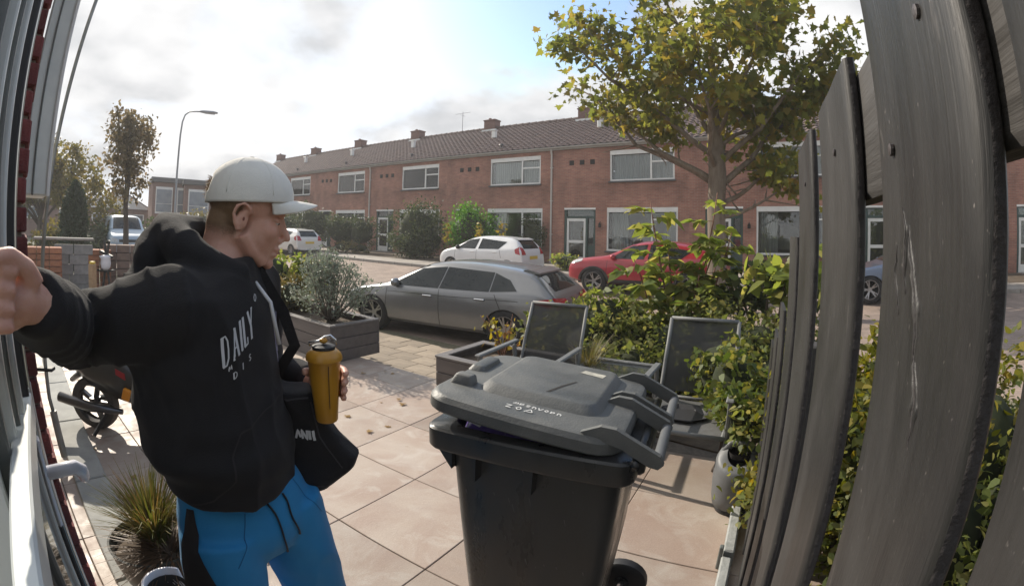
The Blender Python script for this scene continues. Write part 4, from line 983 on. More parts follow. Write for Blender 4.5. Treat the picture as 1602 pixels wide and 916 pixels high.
# white small hatchback
WHITE = dict(zs=.955, L=3.6, sill=.2, roofw=.58, st=[(1.80, .56, .5, .5), (1.77, .68, .58, .68), (1.66, .78, .70, .76), (1.45, .86, .80, .80), (1.15, .93, .86, .81), (1.02, .97, .875, .81), (.72, 1.17, .88, .81), (.45, 1.315, .885, .81), (.15, 1.385, .89, .81), (-.3, 1.405, .90, .81), (-.8, 1.39, .93, .81), (-1.2, 1.35, .96, .80), (-1.42, 1.30, .97, .79), (-1.56, 1.15, .965, .78), (-1.66, 1.0, .93, .77), (-1.72, .9, .85, .76), (-1.76, .72, .66, .75), (-1.78, .52, .47, .73), (-1.75, .42, .38, .70)],
 windows=[[(.92, .92), (.10, .925), (.06, 1.29), (.48, 1.235)], [(-.02, .927), (-.86, .95), (-1.1, 1.2), (-.04, 1.295)]], seams=[[(.95, .85), (.97, .5), (.93, .3)], [(.03, .9), (.02, .3)], [(-.9, .92), (-.98, .65)]], handles=[(.2, .82), (-.72, .84)],
 mirror=(.82, .96), mirror_mat=m_trim, screen=(.98, .35, .62, .52), rear_window=[[(-.5, .98), (.5, .98), (.45, 1.26), (-.45, 1.26)]], tail=[dict(end=[(.48, .78), (.72, .78), (.68, 1.06), (.54, 1.0)], side=[(-1.70, .78), (-1.52, .82), (-1.48, .96), (-1.60, 1.04)])],
 head=[(.42, .60), (.66, .62), (.64, .78), (.44, .72)], grille=[(-.35, .5), (.35, .5), (.35, .58), (-.35, .58)], plate=.62, fw=1.14, rw=-1.22, wr=.28, track=.70, spokes=6, twin=False, spoiler=(-1.36, 1.335, .46))
p_white = paint('white_gloss', (.70, .71, .72), None, 0)
car('parked_car', F(-9.35, 13.4, .01), HEAD, WHITE, p_white, 'small white hatchback parked in front of the row houses')
# red crossover
RED = dict(zs=.93, L=4.15, sill=.27, roofw=.60, st=[(2.07, .70, .6, .60), (2.04, .84, .72, .76), (1.94, .93, .84, .84), (1.6, 1.0, .92, .88), (1.2, 1.045, .955, .885), (.92, 1.08, .965, .885), (.62, 1.27, .97, .885), (.32, 1.42, .975, .885), (.0, 1.495, .985, .885), (-.45, 1.505, 1.0, .885), (-.95, 1.46, 1.03, .885), (-1.35, 1.395, 1.06, .875), (-1.6, 1.30, 1.07, .86), (-1.8, 1.14, 1.06, .85), (-1.95, 1.04, .98, .84), (-2.02, .9, .84, .83), (-2.06, .7, .64, .80), (-2.03, .5, .45, .76)],
 windows=[[(.84, 1.0), (-.06, 1.01), (-.10, 1.40), (.34, 1.34)], [(-.16, 1.012), (-1.0, 1.05), (-1.25, 1.26), (-.18, 1.40)]], seams=[[(.9, .95), (.92, .6), (.86, .4)], [(-.1, .98), (-.12, .4)], [(-1.0, 1.0), (-1.1, .75)]], handles=[(.12, .88)],
 mirror=(.74, 1.05), screen=(.90, .22, .66, .55), rear_window=[[(-.5, 1.10), (.5, 1.10), (.45, 1.33), (-.45, 1.33)]], tail=[dict(end=[(.45, .88), (.76, .88), (.74, 1.06), (.5, 1.02)])], head=[(.40, .78), (.72, .80), (.70, .92), (.42, .86)], head_side=[(1.95, .80), (1.62, .90), (1.60, .97), (1.92, .91)],
 grille=[(-.45, .60), (.45, .60), (.45, .70), (-.45, .70)], plate=.66, fw=1.27, rw=-1.26, wr=.335, track=.78, spokes=5, rim=m_rim, cladding=True)
p_red = paint('red_gloss', (.36, .02, .035), (.32, .016, .03), .1)
car('parked_car', F(-3.25, 12.0, -.06), HEAD, RED, p_red, 'red crossover with black wheel arches behind the sapling')
# further cars: re-used shapes at other places
def another(spec, a, n, z, pm, label, heading=HEAD): car('parked_car', F(a, n, z), heading, spec, pm, label)
another(WHITE, -21.8, 13.0, .02, paint('cream_white', (.66, .65, .62), None, 0), 'pale car far left with roof just above the silvery shrub')
another(GREY, 3.6, 12.4, -.03, paint('blue_grey', (.10, .13, .19), None, .4), 'blue grey car glimpsed through the laurel right of the maple')
another(GREY, 8.9, 5.9, -.28, paint('silver_blue', (.28, .36, .45), None, .5), 'silver blue car glimpsed between the nearest fence boards')
# blue and white van at the end of the street
VAN = dict(L=4.9, sill=.25, roofw=.78, st=[(2.45, .75, .65, .62), (2.42, .95, .8, .84), (2.30, 1.08, .98, .92), (1.9, 1.2, 1.1, .95), (1.6, 1.28, 1.13, .955), (1.3, 1.6, 1.14, .955), (1.0, 1.86, 1.15, .955), (.7, 1.96, 1.16, .955), (0, 1.99, 1.16, .955), (-1.2, 1.99, 1.16, .955), (-2.2, 1.97, 1.16, .95), (-2.38, 1.92, 1.15, .94), (-2.44, 1.2, 1.1, .93), (-2.45, .6, .5, .92)],
 windows=[[(1.35, 1.2), (.35, 1.2), (.35, 1.75), (.9, 1.75)]], seams=[[(.25, 1.85), (.25, .4)]], handles=[(.45, 1.05)], mirror=(1.3, 1.3), mirror_mat=m_trim, screen=(1.55, .85, .84, .74), rear_window=[[(-.7, 1.3), (.7, 1.3), (.66, 1.75), (-.66, 1.75)]],
 tail=[dict(end=[(.78, .8), (.9, .8), (.9, 1.3), (.78, 1.3)])], head=[(.55, .80), (.86, .82), (.85, 1.0), (.58, .95)], grille=[(-.5, .8), (.5, .8), (.5, .92), (-.5, .92)], plate=.7, fw=1.6, rw=-1.5, wr=.33, track=.83, spokes=6, twin=False)
vr, vb = car('parked_van', polar(-46.7, 25.5, -.3), R(90+46.7+180+8), VAN, paint('van_blue', (.32, .42, .52), None, .1), 'pale blue van facing us at the far left end of the street', 'van', None)
# ================================================================ vegetation
m_bark = mat('maple_bark', (.21, .17, .13), (.13, .10, .075), scale=9, rough=.9, bump=.7, bscale=30, stretch=(1, 1, .25))
m_bark_d = mat('dark_bark', (.09, .07, .055), (.06, .045, .035), scale=12, rough=.95, bump=.5, bscale=40)
m_twig = mat('red_twig', (.2, .09, .055), (.14, .07, .04), scale=30, rough=.8)
l_maple = leaf_mat('maple_leaf', (.10, .125, .034), (.165, .175, .042), (.235, .19, .05), .64)
l_fresh = leaf_mat('fresh_leaf', (.11, .16, .04), (.185, .225, .055), (.30, .28, .09), .6)
l_hedge = leaf_mat('hedge_leaf', (.09, .12, .035), (.16, .185, .05), (.28, .26, .09), .5)
l_dark = leaf_mat('dark_leaf', (.03, .05, .02), (.055, .08, .03), (.11, .125, .05), .3)
l_green = leaf_mat('bright_bush_leaf', (.05, .14, .022), (.08, .21, .03), (.14, .28, .05), .45)
l_silver = leaf_mat('silver_leaf', (.13, .16, .12), (.2, .235, .18), (.28, .30, .24), .25)
l_olive = leaf_mat('olive_grass', (.10, .11, .03), (.16, .14, .045), (.22, .17, .07), .3)
l_yellow = leaf_mat('yellow_leaf', (.22, .20, .03), (.3, .26, .05), (.2, .12, .05), .4)
l_far = leaf_mat('far_leaf', (.07, .075, .03), (.11, .10, .04), (.15, .12, .06), .35)
l_far2 = leaf_mat('far_leaf_yellow', (.11, .11, .03), (.17, .15, .04), (.22, .18, .05), .4)
l_cyp = leaf_mat('conifer', (.02, .04, .02), (.035, .055, .028), (.05, .07, .035), .15)

def limb(p0, p1, r0, r1, sag=.0, seed=0, n=7, wob=.06):
    rg = random.Random(seed); p0, p1 = Vector(p0), Vector(p1); L_ = (p1-p0).length
    pts, rad = [], []
    for i in range(n):
        t = i/(n-1); p = p0.lerp(p1, t)
        p += Vector((noise.noise(Vector((seed*1.7, t*3, 0))), noise.noise(Vector((seed*1.7, t*3, 5))), noise.noise(Vector((seed*1.7, t*3, 9)))))*wob*L_*math.sin(math.pi*t)**.5*(1 if 0 < t < 1 else 0)
        p.z += sag*L_*math.sin(math.pi*t); pts.append(p); rad.append(r0+(r1-r0)*t)
    return pts, rad
def tree(name, loc, label, trunk_pts, trunk_r, limbs, leaf_fn, leafm, bark, size, tmpl=T_MAPLE, cat='tree', group=None, droop=.5, up=.6):
    root = thing(name, loc, 0, label, cat, group)
    tr_ = part('trunk', MB().tube(trunk_pts, trunk_r, 14), bark, root, smooth=True)
    for i, (pts, rad) in enumerate(limbs): part('limb', MB().tube(pts, rad, 7), bark, tr_, smooth=True)
    link('crown', leaf_mesh('crown', leaf_fn, size, leafm, tmpl, droop=droop, up=up), root)
    return root
# ---- street maple on the right
mb0 = Vector((4.42, 9.4, -.12))
trunk = [(0, 0, 0), (.02, .0, .5), (.0, -.02, 1.3), (-.02, .0, 2.2), (.03, .02, 3.0), (.0, .05, 3.9), (-.05, .0, 4.8), (.05, .05, 5.7), (.0, .0, 6.8)]
trad = [.28, .225, .205, .20, .20, .16, .115, .075, .03]
RGT = Vector((.9, -.42, 0)).normalized()                    # across the view at the tree
FWD = Vector((.42, .9, 0)).normalized()
tips = []
LIMBS = []
rg = random.Random(11)
spec_l = [(2.75, -2.4, .2, 1.7, .075), (2.7, -3.5, .8, 2.7, .08), (3.3, -3.3, -.9, 2.9, .07), (2.2, 1.35, .2, 1.05, .07), (2.6, 2.3, .5, 2.3, .085), (3.1, 2.9, -.5, 2.8, .07), (3.6, -1.5, 1.4, 3.5, .06), (3.7, 1.5, -1.3, 3.4, .06), (4.2, -3.4, .2, 3.0, .05), (4.4, 2.4, .3, 3.4, .05), (4.9, -1.3, -.7, 3.0, .04), (5.0, 1.2, .9, 3.0, .04), (2.9, .4, 2.2, 2.6, .06), (3.0, -.3, -2.2, 2.6, .06), (3.5, 3.3, .3, 1.9, .05), (1.95, 1.5, -.1, .75, .05)]
for i, (z0, rx, fx, dz, r0) in enumerate(spec_l):
    p0 = Vector((0, 0, z0)); p1 = RGT*rx+FWD*fx+Vector((0, 0, z0+dz))
    pts, rad = limb(p0, p1, r0, .014, sag=-.04, seed=i+3); LIMBS.append((pts, rad))
    for k in range(5):
        t = .35+.13*k; q = p0.lerp(p1, t); w_ = pts[min(len(pts)-1, int(t*(len(pts)-1)+.5))]
        d = RGT*rg.uniform(-1, 1)+FWD*rg.uniform(-1, 1)+Vector((0, 0, rg.uniform(-.25, .9)))
        e_ = w_+d.normalized()*rg.uniform(.6, 1.3); LIMBS.append(limb(w_, e_, .022, .006, seed=i*9+k, n=5)); tips.append((w_, e_))
    tips.append((pts[-3], pts[-1]))
LP = []
for w_, e_ in tips:
    k = rg.randint(80, 118)
    for _ in range(k):
        t = rg.uniform(.25, 1.12); p = w_.lerp(e_, t)+Vector((rg.gauss(0, .26), rg.gauss(0, .26), rg.gauss(0, .2)-.05)); q_ = p.dot(RGT)
        lo = 3.25-q_*.42 if q_ < 0 else 3.35-.55*q_
        if abs(q_) < .75 and p.z < 4.3 and rg.random() < .75: continue
        if p.z > lo: LP.append(p)
tree('maple_tree', mb0, 'tall street maple with yellowing leaves right of centre', trunk, trad, LIMBS, np.array([tuple(p) for p in LP]), l_maple, m_bark, .165, T_MAPLE, droop=.6)

# ---- generic bush
def bush(name, base, label, centres, radii, n, size, leafm, cat='bush', group=None, tmpl=T_OVAL, clumps=60, stems=5, core=True, shell=.5, droop=.1, stem_m=None, up=.6, jitter=.14):
    base = Vector(base); root = thing(name, base, 0, label, cat, group)
    P_ = blob_points(n, centres, radii, clumps, shell=shell, jitter=jitter, flat_bottom=.01)
    link('foliage', leaf_mesh('foliage', P_, size, leafm, tmpl, droop=droop, up=up), root)
    rg_ = random.Random(int(abs(base.x*100))+n)
    for k in range(stems):
        c = Vector(rg_.choice(list(centres))); r = rg_.choice(list(radii)); e_ = c+Vector((rg_.uniform(-.5, .5)*r[0], rg_.uniform(-.5, .5)*r[1], rg_.uniform(0, .6)*r[2])); pts, rad = limb((rg_.uniform(-.06, .06), rg_.uniform(-.06, .06), 0), e_, .02+size*.1, .005, seed=k+n, n=5)
        part('stem', MB().tube(pts, rad, 6), stem_m or m_bark_d, root, smooth=True)
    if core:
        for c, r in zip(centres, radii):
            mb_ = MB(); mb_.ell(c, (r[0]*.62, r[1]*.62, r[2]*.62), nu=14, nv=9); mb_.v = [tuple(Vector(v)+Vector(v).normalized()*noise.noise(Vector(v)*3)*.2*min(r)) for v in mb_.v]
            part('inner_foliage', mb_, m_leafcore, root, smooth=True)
    return root
m_leafcore = mat('leaf_shadow_core', (.018, .026, .010), (.03, .035, .014), scale=20, rough=1)  # near-black fill: the shade deep between the leaves, put into the colour
# bushes before the houses (street frame)
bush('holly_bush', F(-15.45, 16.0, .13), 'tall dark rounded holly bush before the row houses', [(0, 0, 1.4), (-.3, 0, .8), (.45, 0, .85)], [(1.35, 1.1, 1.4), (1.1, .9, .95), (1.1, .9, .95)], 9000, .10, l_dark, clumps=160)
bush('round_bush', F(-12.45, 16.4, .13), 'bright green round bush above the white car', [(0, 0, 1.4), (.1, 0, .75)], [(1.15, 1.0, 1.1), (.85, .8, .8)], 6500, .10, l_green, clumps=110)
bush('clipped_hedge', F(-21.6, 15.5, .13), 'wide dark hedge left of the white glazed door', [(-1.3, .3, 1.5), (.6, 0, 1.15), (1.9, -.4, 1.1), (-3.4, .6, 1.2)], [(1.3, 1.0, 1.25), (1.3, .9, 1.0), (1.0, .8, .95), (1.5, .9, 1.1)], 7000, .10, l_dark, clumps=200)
bush('flower_bush', F(-20.3, 15.4, .13), 'low pale flowering shrub at the foot of the holly', [(0, 0, .3), (.8, .1, .25)], [(.8, .5, .35), (.7, .5, .3)], 1200, .09, l_olive, clumps=40, stems=2)
bush('climbing_shrub', F(-10.3, 18.0, .13), 'dark shrub against the facade beside the downpipe', [(0, 0, 1.3)], [(.6, .4, .7)], 900, .09, l_dark, clumps=30, stems=3)
bush('door_shrub', F(-7.3, 15.3, .13), 'small pale green shrub by the red car nose', [(0, 0, .28)], [(.55, .5, .36)], 700, .09, l_fresh, clumps=20, stems=2)
for k, (a, n_, h_) in enumerate(((-12.6, 14.8, 1.5), (-10.9, 14.8, 1.5), (-9.75, 14.7, 1.55))):
    rt = thing('flowering_stem', F(a, n_, .13), 0, ['yellow flowering stem above the white car roof, leftmost', 'yellow green stem above the white car rear window', 'brown dry stem beside the white car tailgate'][k], 'plant')
    pts, rad = limb((0, 0, 0), (.05, 0, h_), .015, .01, seed=k); part('stem', MB().tube(pts, rad, 5), m_twig, rt)
    link('foliage', leaf_mesh('foliage', blob_points(60, [(.03, 0, h_*.85)], [(.16, .16, h_*.3)]), .13, l_yellow, T_OVAL), rt)
# ---- border behind the chairs: hedge, sapling with big leaves, laurel
hc = []
for k in range(7): v = DV*(-1.25+.42*k)+NV*(.08*((k*37) % 5-2)/2); hc.append((v.x, v.y, .36+.05*((k*29) % 3)))
for k in range(6): v = DV*(-1.1+.42*k)-NV*.38; hc.append((v.x, v.y, .24))
bush('low_hedge', F(-1.0, 4.62, 0), 'low yellow green hedge behind the garden chairs', hc, [(.36, .36, .42)]*7+[(.32, .32, .32)]*6, 13000, .055, l_hedge, clumps=420, stems=10, cat='hedge')
bush('border_shrub', F(-1.75, 4.75, 0), 'leafy green shrub growing behind the left garden chair', [(0, 0, .62), (.3, -.1, .5)], [(.30, .30, .30), (.3, .3, .3)], 800, .09, l_fresh, clumps=40, stems=5)
def sapling(base, label, canes, leafm, ls, per=16):
    base = Vector(base); root = thing('sapling', base, 0, label, 'sapling'); LPp = []; LD = []
    rg_ = random.Random(5)
    for i, (dx, dy, h_) in enumerate(canes):
        pts, rad = limb((dx*.1, dy*.1, 0), (dx, dy, h_), .016, .006, seed=i+40, n=8, wob=.03); part('cane', MB().tube(pts, rad, 6), m_twig, root, smooth=True)
        for q in range(per):
            t = .38+.62*q/per; p = pts[0].lerp(pts[-1], t); j = min(7, int(t*7)); p = pts[j].lerp(pts[min(7, j+1)], t*7-j)
            az = q*2.4+i; d = Vector((math.cos(az), math.sin(az), .25)); ln = (.34-.14*t)
            pts2, rad2 = limb(p, p+d*ln+Vector((0, 0, -.05)), .004, .002, seed=q+i*20, n=4); part('leaf_stalk', MB().tube(pts2, rad2, 4), m_twig, root)
            for u_ in (.35, .5, .65, .8, .95):
                b2 = pts2[0].lerp(pts2[-1], u_)
                for sgn in (-1, 1):
                    LPp.append(tuple(b2)); LD.append(tuple(d*.5+Vector((-d.y, d.x, 0))*sgn*1.0+Vector((0, 0, -.15))))
            LPp.append(tuple(pts2[-1])); LD.append(tuple(d))
    link('foliage', leaf_mesh('foliage', np.array(LPp), ls, leafm, T_OVAL, dirs=np.array(LD), droop=.15, up=1.2), root)
    return root
sapling(F(-1.02, 5.15, -.05), 'leggy sapling with big compound leaves before the maple trunk', [(.42, .0, 2.05), (-.35, .12, 1.95), (.30, -.2, 1.55), (-.1, .2, 1.45), (-.55, .05, 1.3), (.45, .1, 1.2), (.1, -.25, 1.15), (.5, -.2, 1.6)], l_fresh, .15, per=12)
bush('laurel', F(-.15, 5.35, -.05), 'dark glossy laurel with pale leaves right of the maple trunk', [(0, 0, 1.05), (.45, -.3, 1.1), (-.3, .2, .95)], [(.42, .4, .32), (.42, .4, .30), (.35, .35, .3)], 300, .14, l_dark, clumps=60, stems=7, core=False, shell=.2)
bush('variegated_shrub', F(-.05, 4.9, -.05), 'bright broad leaved shrub leaning on the fence tops', [(0, 0, 1.12), (.3, -.2, 1.2)], [(.34, .3, .22), (.3, .3, .2)], 240, .16, l_fresh, clumps=40, stems=5, core=False, shell=.2)
# leaves spilling over by the fence foot
bush('honeysuckle', FN*-.10+FD*2.95, 'bushy small leaved shrub squeezed between chair and fence', [(0, 0, .62), (-.05, -.28, .5), (.05, .3, .6)], [(.20, .26, .26), (.15, .2, .2), (.22, .3, .26)], 2000, .05, leaf_mat('honeysuckle_leaf', (.06, .10, .02), (.12, .15, .035), (.26, .24, .06), .4), clumps=80, stems=5, core=True)
# neighbour's greenery seen through the gaps
bush('neighbour_hedge', FN*.75+FD*1.55, 'dense yellow green hedge seen through the fence gaps', [(.1, .2, .4), (.1, .8, .4), (.5, -.2, .45), (.6, .6, .45)], [(.42, .5, .5), (.42, .6, .5), (.5, .5, .5), (.5, .7, .5)], 8000, .04, l_hedge, clumps=260, stems=8, cat='hedge')
bush('neighbour_shrub', Vector((1.55, 1.50, 0)), 'tall yellow green shrub filling the gap left of the widest board', [(0, 0, .55), (.25, .2, .7), (-.1, .35, .5), (.35, -.3, .6)], [(.3, .3, .5), (.3, .3, .45), (.3, .3, .5), (.35, .3, .5)], 6000, .045, leaf_mat('gold_leaf', (.08, .10, .02), (.17, .17, .03), (.3, .24, .05), .45), clumps=200, stems=6)
bush('autumn_groundcover', FN*.85+FD*.2, 'rusty orange ground cover behind the nearest boards', [(.1, .0, .35), (.5, .4, .4), (.0, .35, .3)], [(.4, .4, .42), (.45, .4, .45), (.35, .35, .35)], 6000, .035, leaf_mat('rust_leaf', (.25, .09, .03), (.32, .16, .05), (.2, .17, .05), .35), clumps=90, stems=3, cat='plant')
bush('yellow_garden_bush', F(9.6, 15.6, .13), 'yellow green garden bush by the right hand houses', [(0, 0, .7), (.8, 0, .6)], [(.9, .8, .75), (.8, .7, .6)], 1500, .11, l_far2, clumps=40, stems=3)
bush('street_shrub', F(5.4, 13.9, .05), 'green bush across the street behind the fence', [(0, 0, 1.3)], [(1.2, .9, 1.5)], 2600, .12, l_fresh, clumps=70, stems=4)
# ---- planter plants
b1 = F(-4.78, 3.42, .36)
P_ = []; rt = thing('silver_shrub', b1, 0, 'rounded silvery grey shrub at the near end of the long planter', 'shrub')
rg_ = random.Random(21); tipsP = []
for k in range(46):
    th_, ph = rg_.uniform(0, 2*math.pi), rg_.uniform(.05, 1.25); r_ = rg_.uniform(.45, .62)
    e_ = Vector((math.cos(th_)*math.sin(ph)*r_*.82, math.sin(th_)*math.sin(ph)*r_*.82, .16+math.cos(ph)*r_*.95)); p0 = Vector((math.cos(th_)*.03, math.sin(th_)*.03, 0))
    pts, rad = limb(p0, e_, .008, .003, seed=k+70, n=6, wob=.12); part('twig', MB().tube(pts, rad, 5), mat('grey_twig', (.17, .15, .12), (.12, .1, .08), scale=20, rough=.9), rt, smooth=True)
    for _ in range(95):
        t = rg_.betavariate(3.5, 1.2); j = min(4, int(t*5)); p = pts[j].lerp(pts[j+1], t*5-j); P_.append(tuple(p+Vector((rg_.gauss(0, .045), rg_.gauss(0, .045), rg_.gauss(0, .045)))))
rt.scale = (1.22, 1.22, 1.22); link('foliage', leaf_mesh('foliage', np.array(P_), .034, l_silver, T_NARROW*np.array([[1.8, 1]]), droop=-.5, up=0), rt)
bush('planter_grass', F(-5.7, 3.42, .36), 'low olive grassy clump beside the silvery shrub', [(0, 0, .2), (-.4, .05, .18)], [(.3, .26, .28), (.3, .25, .26)], 2200, .10, l_olive, clumps=60, stems=3, tmpl=T_NARROW, droop=-.8, cat='plant', core=True)
bush('planter_greenery', F(-6.5, 3.55, .36), 'dark green plant with yellow leaves near the mans chin', [(0, 0, .45), (.5, .2, .42)], [(.4, .3, .36), (.35, .3, .3)], 1500, .08, l_fresh, clumps=60, stems=4, cat='plant')
rt = thing('twiggy_plant', F(-2.2, 3.45, .36), 0, 'bare twiggy plant with yellowing leaves in the right planter', 'plant'); P_ = []; D_ = []
for k in range(7):
    e_ = Vector((rg_.uniform(-.3, .3), rg_.uniform(-.2, .2), rg_.uniform(.25, .48))); pts, rad = limb((rg_.uniform(-.05, .05), rg_.uniform(-.05, .05), 0), e_, .009, .003, seed=k+200, n=6, wob=.1); part('twig', MB().tube(pts, rad, 5), m_twig, rt, smooth=True)
    for _ in range(9): t = rg_.uniform(.4, 1.0); P_.append(tuple(pts[0].lerp(pts[-1], t)+Vector((rg_.gauss(0, .03),)*3)))
link('foliage', leaf_mesh('foliage', np.array(P_), .055, l_yellow, T_OVAL), rt)
def grass(name, base, label, n, h_, spread, leafm, w_=.006, cat='grass', seed=1, arch=.5):
    base = Vector(base); root = thing(name, base, 0, label, cat); rg_ = random.Random(seed); mb_ = MB()
    for k in range(n):
        a = rg_.uniform(0, 2*math.pi); r_ = rg_.random()**.6*.07; L_ = h_*rg_.uniform(.55, 1.1); out = spread*rg_.uniform(.2, 1.1); d = Vector((math.cos(a), math.sin(a), 0)); sd = Vector((-d.y, d.x, 0)); V = []
        for i in range(5):
            t = i/4; p = d*(r_+out*t**1.6)+Vector((0, 0, L_*(t-arch*.5*t*t*rg_.uniform(.8, 1.2)))); wv = w_*(1-t)**.7+.0006; V += [p-sd*wv, p+sd*wv]
        mb_.add(V, [(2*i, 2*i+1, 2*i+3, 2*i+2) for i in range(4)])
    me = mb_.mesh('blades', leafm); o_ = link('blades', me, root); o_['kind'] = 'stuff'
    return root
grass('dry_grass', F(-1.45, 3.5, .36), 'dry feathery grass in the right planter', 160, .42, .3, l_olive, .003, seed=4)
# ---- grass in a black pot at lower left
gp_ = Vector((-1.42, 1.31, 0)); m_pot = mat('black_glazed_pot', (.03, .033, .03), (.045, .05, .045), scale=6, rough=.35)
pot = thing('plant_pot', gp_, 0, 'round black plant pot at the lower left beside the mans leg', 'pot')
part('pot', MB().lathe([(.13, 0), (.165, .08), (.19, .18), (.20, .245), (.205, .25), (.195, .252), (.186, .24), (.18, .2)], (0, 0, 0), 32), m_pot, pot, smooth=True, sharp=50)
part('soil', MB().lathe([(.183, .205), (.1, .215), (0, .22)], (0, 0, 0), 20), m_soil, pot)
grass('ornamental_grass', gp_+Vector((-.02, .03, .21)), 'green and straw coloured ornamental grass in the black pot', 520, .36, .22, leaf_mat('pot_grass', (.07, .09, .02), (.13, .12, .035), (.22, .14, .06), .35), .0032, seed=9)
grass('dead_grass', gp_+Vector((.10, -.02, .21)), 'brown dead stalks drooping over the pot rim', 160, .16, .34, leaf_mat('dead_grass', (.11, .065, .035), (.16, .10, .06), (.07, .045, .03), .2), .003, seed=12, arch=1.3)
# white plastic collar standing by the pot
m_wpl = mat('white_plastic', (.72, .71, .76), (.6, .6, .64), scale=8, rough=.35)
wj = thing('white_jug', Vector((-1.155, 1.055, 0)), R(40), 'white plastic jug with a cut away rim beside the plant pot', 'jug')
rings = []
for r_, z, op in ((.05, .0, 0), (.075, .04, 0), (.085, .12, 0), (.088, .2, .3), (.09, .26, .9), (.088, .30, 1)):
    rings.append([(math.cos(t)*r_, math.sin(t)*r_, z) for t in np.linspace(op*.9, 2*math.pi-op*.9-(0 if op else .0), 25)])
mb_ = MB(); mb_.loft(rings, caps=False, close=False); me = evaluated(mb_.mesh('body', m_wpl, smooth=True), [('SOLIDIFY', dict(thickness=.010))]); link('body', me, wj)
part('ball', MB().ell((.0, .0, .20), (.05, .05, .045)), mat('cream_plastic', (.62, .58, .46), rough=.5), wj, smooth=True); part('inner_liner', MB().lathe([(.078, .27), (.07, .1), (0, .05)], (0, 0, 0), 20), m_rubber, wj, smooth=True)

# ================================================================ far left: trees, lamp, builders' stacks, far houses
def ftree(name, az, r, z0, label, h0, centres, radii, n, size, leafm, tr=.12, hgt=None, tmpl=T_OVAL, clumps=90):
    base = polar(az, r, z0); top = max(c[2] for c in centres)
    rot = Matrix.Rotation(-R(az), 3, 'Z'); cs = [tuple(rot @ Vector(c)) for c in centres]
    pts, rad = limb((0, 0, 0), (0, 0, top), tr, tr*.3, seed=int(r*10), n=8, wob=.02); root = thing(name, base, 0, label, 'tree')
    T_ = part('trunk', MB().tube(pts, rad, 8), m_bark_d, root, smooth=True); rg2 = random.Random(int(r*7))
    for k in range(7):
        c = Vector(rg2.choice(cs)); zq = rg2.uniform(h0*.8, max(h0, c.z*.9)); p2, r2 = limb((0, 0, zq), c+Vector((rg2.uniform(-.5, .5), rg2.uniform(-.5, .5), rg2.uniform(0, .6)))*radii[0][0], tr*.5, .02, seed=k, n=5); part('limb', MB().tube(p2, r2, 5), m_bark_d, T_, smooth=True)
    link('crown', leaf_mesh('crown', blob_points(n, cs, radii, clumps, shell=.35, jitter=.16), size, leafm, tmpl, droop=.3), root)
    return root
ftree('street_tree', -46.4, 21.0, -.3, 'tall narrow autumn tree beside the street lamp', 2.2, [(0, 0, 4.6), (-.35, 0, 5.6), (.2, 0, 5.4), (.0, 0, 3.4)], [(1.15, 1.1, 1.3), (.8, .8, .8), (1.0, .9, .8), (.8, .8, .9)], 3800, .16, leaf_mat('autumn_leaf', (.12, .105, .055), (.17, .14, .07), (.21, .16, .09), .45), tr=.14)
ftree('garden_tree', -52.8, 27.0, -.3, 'broad yellow green tree behind the cypress', 1.5, [(0, 0, 3.6), (-1.5, 0, 3.9), (1.5, 0, 2.6), (-.3, 0, 4.4)], [(1.8, 1.5, 1.6), (1.5, 1.3, 1.4), (1.4, 1.2, 1.2), (1.2, 1, .9)], 4200, .20, l_far2, tr=.18)
ftree('garden_tree', -56.0, 30.0, -.3, 'dark tree at the far left edge behind the pipe', 1.5, [(0, 0, 4.0), (1.2, 0, 3.2), (-1.4, 0, 3.5)], [(1.9, 1.6, 1.8), (1.5, 1.3, 1.5), (1.5, 1.3, 1.5)], 3000, .22, l_far, tr=.2)
cb = polar(-52.2, 18.5, -.3)
cy = thing('cypress', cb, 0, 'dark clipped cypress column behind the block wall', 'tree')
prof = [(.02, 2.95), (.22, 2.7), (.40, 2.3), (.5, 1.7), (.52, 1.0), (.46, .4), (.3, .05)]
pp2 = []
for _ in range(5200):
    z = RNG.uniform(.05, 2.95); r_ = np.interp(z, [p[1] for p in prof[::-1]], [p[0] for p in prof[::-1]])*RNG.uniform(.82, 1.04); a = RNG.uniform(0, 2*math.pi); pp2.append((r_*math.cos(a), r_*math.sin(a), z))
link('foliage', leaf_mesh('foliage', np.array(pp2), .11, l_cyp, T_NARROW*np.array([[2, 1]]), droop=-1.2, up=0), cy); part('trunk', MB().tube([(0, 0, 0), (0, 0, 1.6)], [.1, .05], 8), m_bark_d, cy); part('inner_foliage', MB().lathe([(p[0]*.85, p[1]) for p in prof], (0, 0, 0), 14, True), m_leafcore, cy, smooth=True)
for k, (az, r_, h_, w_, lm) in enumerate(((-48.6, 26, 1.6, 1.1, l_far), (-50.0, 24.5, 1.3, 1.0, l_dark), (-43.0, 27, 1.7, 1.3, l_dark), (-40.5, 30, 1.9, 1.4, l_far2), (-54.6, 20.5, 1.5, 1.0, l_far2), (-37.5, 32, 2.3, 1.6, l_far2), (-33, 30, 2.0, 2.0, l_far))):
    bush('garden_bush', polar(az, r_, -.3), ['grey green bush left of the van roof', 'dark bush hard against the cypress', 'dark bush right of the van', 'yellow bush under the far lamp post', 'yellow green bush left of the cypress', 'yellow bush beside the flat roofed far house', 'bush hidden behind the cap'][k], [(0, 0, h_*.55), (w_*.5, 0, h_*.4)], [(w_, w_*.8, h_*.6), (w_*.7, w_*.6, h_*.45)], 1300, .16, lm, clumps=50, stems=3)
